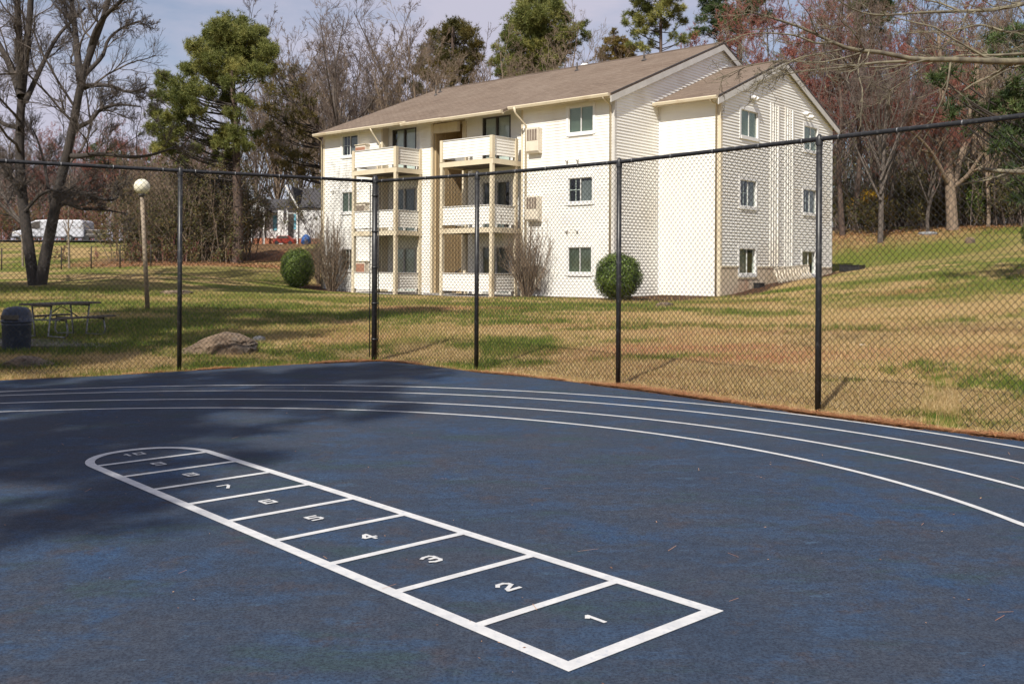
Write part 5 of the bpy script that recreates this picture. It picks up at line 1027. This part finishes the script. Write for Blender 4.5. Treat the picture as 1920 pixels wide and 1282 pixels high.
pinepx('cedar_tree','rusty olive cedar peeping over the ridge between two pines',1158,66,[(1158,200),(1156,120),(1152,66)],
 [(1150,62,9),(1140,78,11),(1156,78,12),(1168,80,10),(1132,94,11),(1150,96,14),(1170,94,14),(1184,92,10),(1124,110,11),(1144,112,14),(1166,112,14),(1186,108,12),(1196,120,10)],(6,2),M['cedar'],80,4,gP,ln=.2,tb=.6)
pinepx('pine_tree','open crowned pine rising over the ridge near the main roof peak',1240,64,[(1240,200),(1239,110),(1239,40),(1238,-60),(1236,-120)],
 [(1195,8,12),(1180,28,10),(1172,42,9),(1196,36,14),(1210,16,14),(1216,40,13),(1204,56,10),(1232,28,13),(1248,10,14),(1262,30,12),(1250,46,11),(1274,16,12),(1282,38,9),(1228,62,9),(1190,62,8),(1186,84,9),(1206,88,10),(1222,80,8),(1262,66,8),(1282,72,10),(1298,64,9),(1210,-14,16),(1240,-20,18),(1268,-12,14),(1186,-8,10)],(5,2),M['needles'],75,5,gP,tb=.6)
pinepx('pine_tree','dark bluish pine behind the main roof peak',1385,70,[(1388,200),(1386,90),(1386,20),(1384,-100)],
 [(1330,14,14),(1320,34,12),(1344,40,14),(1312,56,10),(1334,62,12),(1356,18,16),(1362,48,16),(1384,30,16),(1388,58,14),(1408,12,16),(1414,40,14),(1352,76,10),(1376,80,10),(1322,-4,16),(1352,-10,18),(1390,-12,20),(1424,-4,16),(1440,24,12)],(8,4),M['needlesb'],70,6,gP,tb=.35)
pinepx('pine_tree','dark pine top at the upper edge above the reddish maples',1645,66,[(1640,300),(1636,150),(1634,30),(1630,-80)],
 [(1625,10,14),(1650,6,16),(1612,34,11),(1640,36,14),(1664,34,12),(1628,60,10),(1652,60,9),(1600,10,11),(1670,12,12),(1640,-16,18)],(6,3),M['needlesb'],70,7,gP,tb=.45)
pinepx('pine_tree','pine with drooping green boughs at the right frame edge above the lawn',1985,30,[(1985,300),(1984,150),(1982,0),(1980,-150)],
 [(1758,140,14),(1780,136,12),(1745,152,9),(1792,204,12),(1812,196,12),(1786,218,8),(1880,180,18),(1900,160,18),(1865,200,14),(1905,210,18),(1878,252,16),(1900,268,18),(1866,276,10),(1915,240,16),(1890,320,12),(1912,340,14),(1868,70,14),(1900,60,18),(1852,110,12),(1890,110,16),(1925,300,18),(1935,120,22),(1910,375,12)],(9,4),M['needlesb'],40,8,gP,tb=.3,depth=.5)
pinepx('pine_tree','small dark pine in the far woods left of the big pine',215,95,[(215,420),(214,330),(214,270)],
 [(214,268,7),(206,278,9),(224,276,9),(196,292,9),(216,292,11),(236,290,9),(190,306,8),(210,308,11),(232,306,10),(180,268,6),(174,280,8),(168,296,8)],(4,1.5),M['needlesb'],45,9,gP,tb=.3)
pinepx('pine_tree','small dark pine in the far woods right above the lamp globe',262,98,[(262,420),(262,330),(262,290)],
 [(262,282,8),(252,296,9),(272,296,9),(262,310,11),(246,316,8),(280,314,8)],(4,1.5),M['needlesb'],45,10,gP,tb=.4)
# small saplings with pale guards on the left lawn
for px,py,ty,lb in ((43,500,345,'pale sapling stem left of the twin trunk tree'),(130,503,330,'pale sapling stem right of the twin trunk tree')):
    q=hit(px,py); o=q-np.array([0,0,.1]); Y=q[1]; k=Y/1835; S=[([P(px,py+2,Y)-o,P(px-2,py-80,Y)-o,P(px+1,ty,Y)-o],2.2*k,.6*k)]
    t=bare_tree('sapling',S,[dict(n=14,len=.3,ang=35,K=5,rmin=.008,t0=.35,up=.2),dict(n=4,len=.4,K=4,rmin=.006)],M['pole'],M['twigt'],px,o,7,1); tag(t,lb,'sapling')
# dark bush at the right frame edge
q=hit(1938,470); rg=np.random.default_rng(77); t=empty('dark_bush',q); tag(t,'dark evergreen bush cut by the right frame edge on the lawn','bush'); N=5000; v=rg.normal(size=(N,3)); v/=np.linalg.norm(v,axis=1,keepdims=True); c=v*rg.uniform(.6,1.05,(N,1))*np.array([.75,.75,.8])+np.array([.25,0,.75]); leafq(c,.05,M['holly'],t,rg,'foliage',tint=rg.uniform(0,.45,N)); b=MB(); b.tube([(0.2,0,-.1),(.25,0,.8)],.04,6); b.build('stems',M['bark'],t)
q=base(1628,62); t=empty('yellow_shrub',q); tag(t,'bright yellow blossoming shrub at the wood edge','shrub'); N=2600; a=rg.uniform(-.3,math.pi+.3,N); c=np.stack([np.cos(a)*1.0+rg.normal(size=N)*.18+.2,rg.normal(size=N)*.4,np.sin(a)*1.1+.9+rg.normal(size=N)*.14+.3],1); leafq(c,.07,M['forsythia'],t,rg,'blossom')
b=MB(); 
for k in range(12): x=rg.uniform(-.9,1.1); b.tube([(0.1,0,-.1),(x*.6,0,1.),(x,0,1.9-abs(x)*.7)],.012,5)
b.build('stems',M['bark'],t)
# ---- uncountable growth
def thicket(name,label,spots,n,m,mleaf,seed,hgt,leafn,lsz):
    rg=np.random.default_rng(seed); sp=np.array(spots); P_=[];Rr=[]; C=[]
    w=sp[:,2]*sp[:,3]; pick=rg.choice(len(sp),n,p=w/w.sum())
    x=sp[pick,0]+rg.uniform(-1,1,n)*sp[pick,2]; y=sp[pick,1]+rg.uniform(-1,1,n)*sp[pick,3]; z=tz(x,y); h=sp[pick,4]*rg.uniform(.35,1.,n)*hgt
    K=6; tt=np.linspace(0,1,K)[None,:,None]; d=rg.normal(size=(n,1,3))*.25; d[:,:,2]=1; pts=np.stack([x,y,z-.05],1)[:,None]+d*tt*h[:,None,None]+np.cumsum(rg.normal(size=(n,K,3))*.03,1)*h[:,None,None]*tt
    rad=(.012+.004*h)[:,None]*np.linspace(1,.35,K)[None]; A=[tubes(pts,rad,4)]; cur=(pts,rad)
    for l in (dict(n=8,len=.35,ang=40,K=5,rmin=.012,up=.06),dict(n=5,len=.5,ang=40,K=4,rmin=.009)): cur=grow(rg,*cur,l); A.append(tubes(*cur,3))
    V,Fq=cat(A); t=empty(name,(0,0,0)); t['kind']='stuff'; npmesh('twigs',V,Fq,m,t)
    e=cur[0].reshape(-1,3); e=e[rg.integers(0,len(e),leafn)]+rg.normal(size=(leafn,3))*.15; 
    nn_=fbm(e[:,0]*.5+7,e[:,2]*.7+e[:,1]*.3,seed); k=rg.random(leafn)<np.clip((nn_-.3)*3,.05,1); leafq(e[k],lsz,mleaf,t,rg,'leaves',tint=np.clip(rg.uniform(0,1,k.sum())*.5+nn_[k]*.6-.1,0,1))
    return t
def wsp(px,Y,rx,ry,h): return (ray(px,505)[0]*Y,Y,rx,ry,h)
thicket('thicket','',[wsp(300,60,2.2,3,5.),wsp(350,60,2.5,3,6.),wsp(395,62,2.0,3,6.5),wsp(428,60,1.0,3,6.)],420,M['twigt'],M['under'],1,1.,90000,.085)
thicket('thicket','',[wsp(1590,60,2.5,1.5,2.6),wsp(1650,59,3,1.5,2.4),wsp(1720,61,3,1.5,2.2),wsp(1830,61,2,1.5,2.6),wsp(1900,60,3,1.5,3.),wsp(1590,66,3,3,3.5),wsp(1640,66,3,3,3),wsp(1700,66,4,3,5),wsp(1760,66,4,3,5),wsp(1830,64,4,3,5.5),wsp(1900,62,4,3,6),wsp(1960,58,3,3,5),wsp(1700,84,9,3,7),wsp(1860,84,9,3,8)],1100,M['twig'],M['under'],2,1.,200000,.085)
thicket('hedgerow','',[wsp(0,84,8,2,3.5),wsp(120,84,8,2,3.5),wsp(240,82,6,2,3.5),wsp(190,57,2.6,.6,1.1),wsp(330,56,3,1.5,1.5)],380,M['twigr'],M['under'],3,1.,36000,.09)
thicket('wood_behind','',[wsp(620,84,9,2,7),wsp(900,86,12,2,7),wsp(1200,86,12,2,8),wsp(1450,80,7,2,9)],260,M['twig'],M['under'],4,1.,60000,.11)
# far woods: many bare crowns merged
def farwoods(name,spots,seed,mt):
    rg=np.random.default_rng(seed); A=[]
    lv=[dict(n=7,len=.42,ang=38,K=5,rmin=.03,up=.1,t0=.2),dict(n=6,len=.5,K=4,rmin=.02,up=.1,t0=.1),dict(n=5,len=.5,K=3,rmin=.015,t0=.1)]
    for px,Y,ty in spots:
        o=base(px,Y); h=P(px,ty,Y)[2]-o[2]; S=bare(h,.2,int(px)+seed*1000,'up'); pp=[resample(*q,K=8) for q in S]; cur=(np.stack([a for a,b in pp])+o,np.stack([b for a,b in pp])); A.append(tubes(*cur,4))
        for l in lv: cur=grow(rg,*cur,l); A.append(tubes(*cur,3))
    V,Fq=cat(A); o=npmesh(name,V,Fq,mt); o['kind']='stuff'; return o
farwoods('far_woods',[(x,130+8*math.sin(x),285+18*math.sin(x*1.7)) for x in range(-40,420,26)],1,M['twigr'])
farwoods('far_woods',[(x,112+6*math.sin(x),300+25*math.sin(x*.9)) for x in range(-30,460,31)],2,M['twig'])
farwoods('far_woods',[(x,92+5*math.sin(x),120+60*math.sin(x*.9)) for x in range(1400,2000,34)],3,M['twig'])
farwoods('far_woods',[(x,100+5*math.sin(x),170+50*math.sin(x*1.9)) for x in range(1420,2000,40)],4,M['twigr'])
farwoods('far_woods',[(x,98+5*math.sin(x),130+30*math.sin(x*1.3)) for x in range(480,900,38)],5,M['twig'])
# fallen leaves and straw under the trees
def leaflitter():
    rg=np.random.default_rng(8); sp=[wsp(540,56,4,4,1),wsp(430,54,5,3,1),wsp(330,53,3,2,1),wsp(1600,55,4,3,1),wsp(1700,58,6,3,1),wsp(1820,58,6,2,1)]; C=[]
    for x,y,rx,ry,_ in sp: n=5000; C.append(np.stack([x+rg.normal(size=n)*rx,y+rg.normal(size=n)*ry*.6],1))
    c=np.concatenate(C); z=tz(c[:,0],c[:,1])+.03; o=leafq(np.c_[c,z],.06,M['litter'],None,rg,'leaf_litter',n3=np.tile([0,0,1.4],(len(c),1))); o['kind']='stuff'
leaflitter()
# ---- trees outside the frame whose shade falls in the picture
def shader(label,x,y,h,crown_z,R,seed,n=34,proto=None):
    rg=np.random.default_rng(seed); o=np.array([x,y,th(x,y)-.1]); cl=[]
    for k in range(n):
        v=rg.normal(size=3); v/=np.linalg.norm(v); v*=rg.uniform(.3,1); cl.append((v[0]*R,v[1]*R,crown_z+v[2]*R*.75,rg.uniform(.4,.85)))
    t=pine('pine_tree',[(0,0,0),(.1,0,h*.5),(0,.1,h)],.24,.06,cl,26,M['needles'],M['barkred'],seed,o,.3,.022,12); tag(t,label,'pine tree'); return t
SD=np.array([.43,.90])/math.hypot(.43,.90)
EL=math.radians(46.)
def src(tx,ty,z): k=z/math.tan(EL); return tx-SD[0]*k,ty-SD[1]*k
for i,(tx,ty,cz,R,n,lb) in enumerate([(-3.9,7.0,17,1.9,17,'pine behind the camera shading the left edge of the court near the hopscotch cap'),(-4.3,9.4,17,2.3,18,'pine outside the left edge shading the rounded end of the hopscotch grid'),(-2.7,11.4,19,1.8,14,'tall pine outside the frame streaking the curved lane lines'),(-2.6,13.9,19,1.3,12,'slender pine outside the frame streaking the court near the fence corner'),(-5.2,12.0,17,2.2,20,'pine outside the left edge shading the court by the left fence'),
 (-8.1,16.4,16,2.0,80,'pine outside the left edge shading the low rock and trash can'),(-9.6,19.4,15,2.5,110,'pine outside the left edge shading the picnic table'),(-8.6,22.8,17,2.5,90,'pine outside the left edge shading the lawn behind the picnic table'),(-5.6,19.6,18,1.4,20,'thin tall pine outside the left edge shading the lawn behind the boulder'),(-4.6,24.2,18,2.0,56,'tall pine outside the left edge shading the lawn before the balconies'),(-8.4,26.3,17,2.2,70,'tall pine outside the left edge shading the foot of the lamp post'),(-3.0,28.0,19,1.7,26,'tallest pine outside the left edge streaking the lawn near the corner fence post'),
 (-19,36.5,16,2.8,120,'pine outside the left edge shading the lawn under the twin trunk tree'),(-14.5,38,17,2.4,100,'pine outside the left edge shading the lawn beyond the lamp post'),(-10.0,40,17,2.2,90,'pine outside the left edge shading the lawn before the dark green shrub')]):
    x,y=src(tx,ty,cz); shader(lb,x,y,cz+R*.8,cz,R,50+i,n)
# ------------------------------------------------------------ light
w=bpy.data.worlds.new('World'); sc.world=w; w.use_nodes=True; nt=w.node_tree; bg=nt.nodes['Background']
sky=nt.nodes.new('ShaderNodeTexSky'); sky.sky_type='NISHITA'; sky.sun_disc=False; sky.sun_elevation=EL
S3=Vector((-SD[0]*math.cos(EL),-SD[1]*math.cos(EL),math.sin(EL)))
sky.sun_intensity=1.; sky.sun_rotation=math.atan2(S3.x,S3.y); sky.air_density=1.0; sky.dust_density=.6; sky.ozone_density=2.
tc=nt.nodes.new('ShaderNodeTexCoord'); mp=nt.nodes.new('ShaderNodeMapping'); mp.inputs['Scale'].default_value=(1,1,3.2); mp.inputs['Location'].default_value=(.35,0,.2); nt.links.new(tc.outputs['Generated'],mp.inputs[0])
cf=noise(nt,2.1,7,mp.outputs[0],.56); cr=ramp(nt,cf,.35,.56)
c1=mixc(nt,cr,sky.outputs[0],(5.7,5.6,6.8)); nt.links.new(c1,bg.inputs[0]); bg.inputs[1].default_value=.085
sl=bpy.data.lights.new('sun','SUN'); so=bpy.data.objects.new('sun',sl); COL.objects.link(so); sl.energy=5.0; sl.angle=math.radians(.55); sl.color=(1,.945,.86)
so.rotation_euler=(-S3).to_track_quat('-Z','Y').to_euler()
sc.view_settings.view_transform='Standard'; sc.view_settings.look='None'; sc.view_settings.exposure=.24; sc.view_settings.gamma=1
for k,(r,u) in protos.items():
    assert u,k
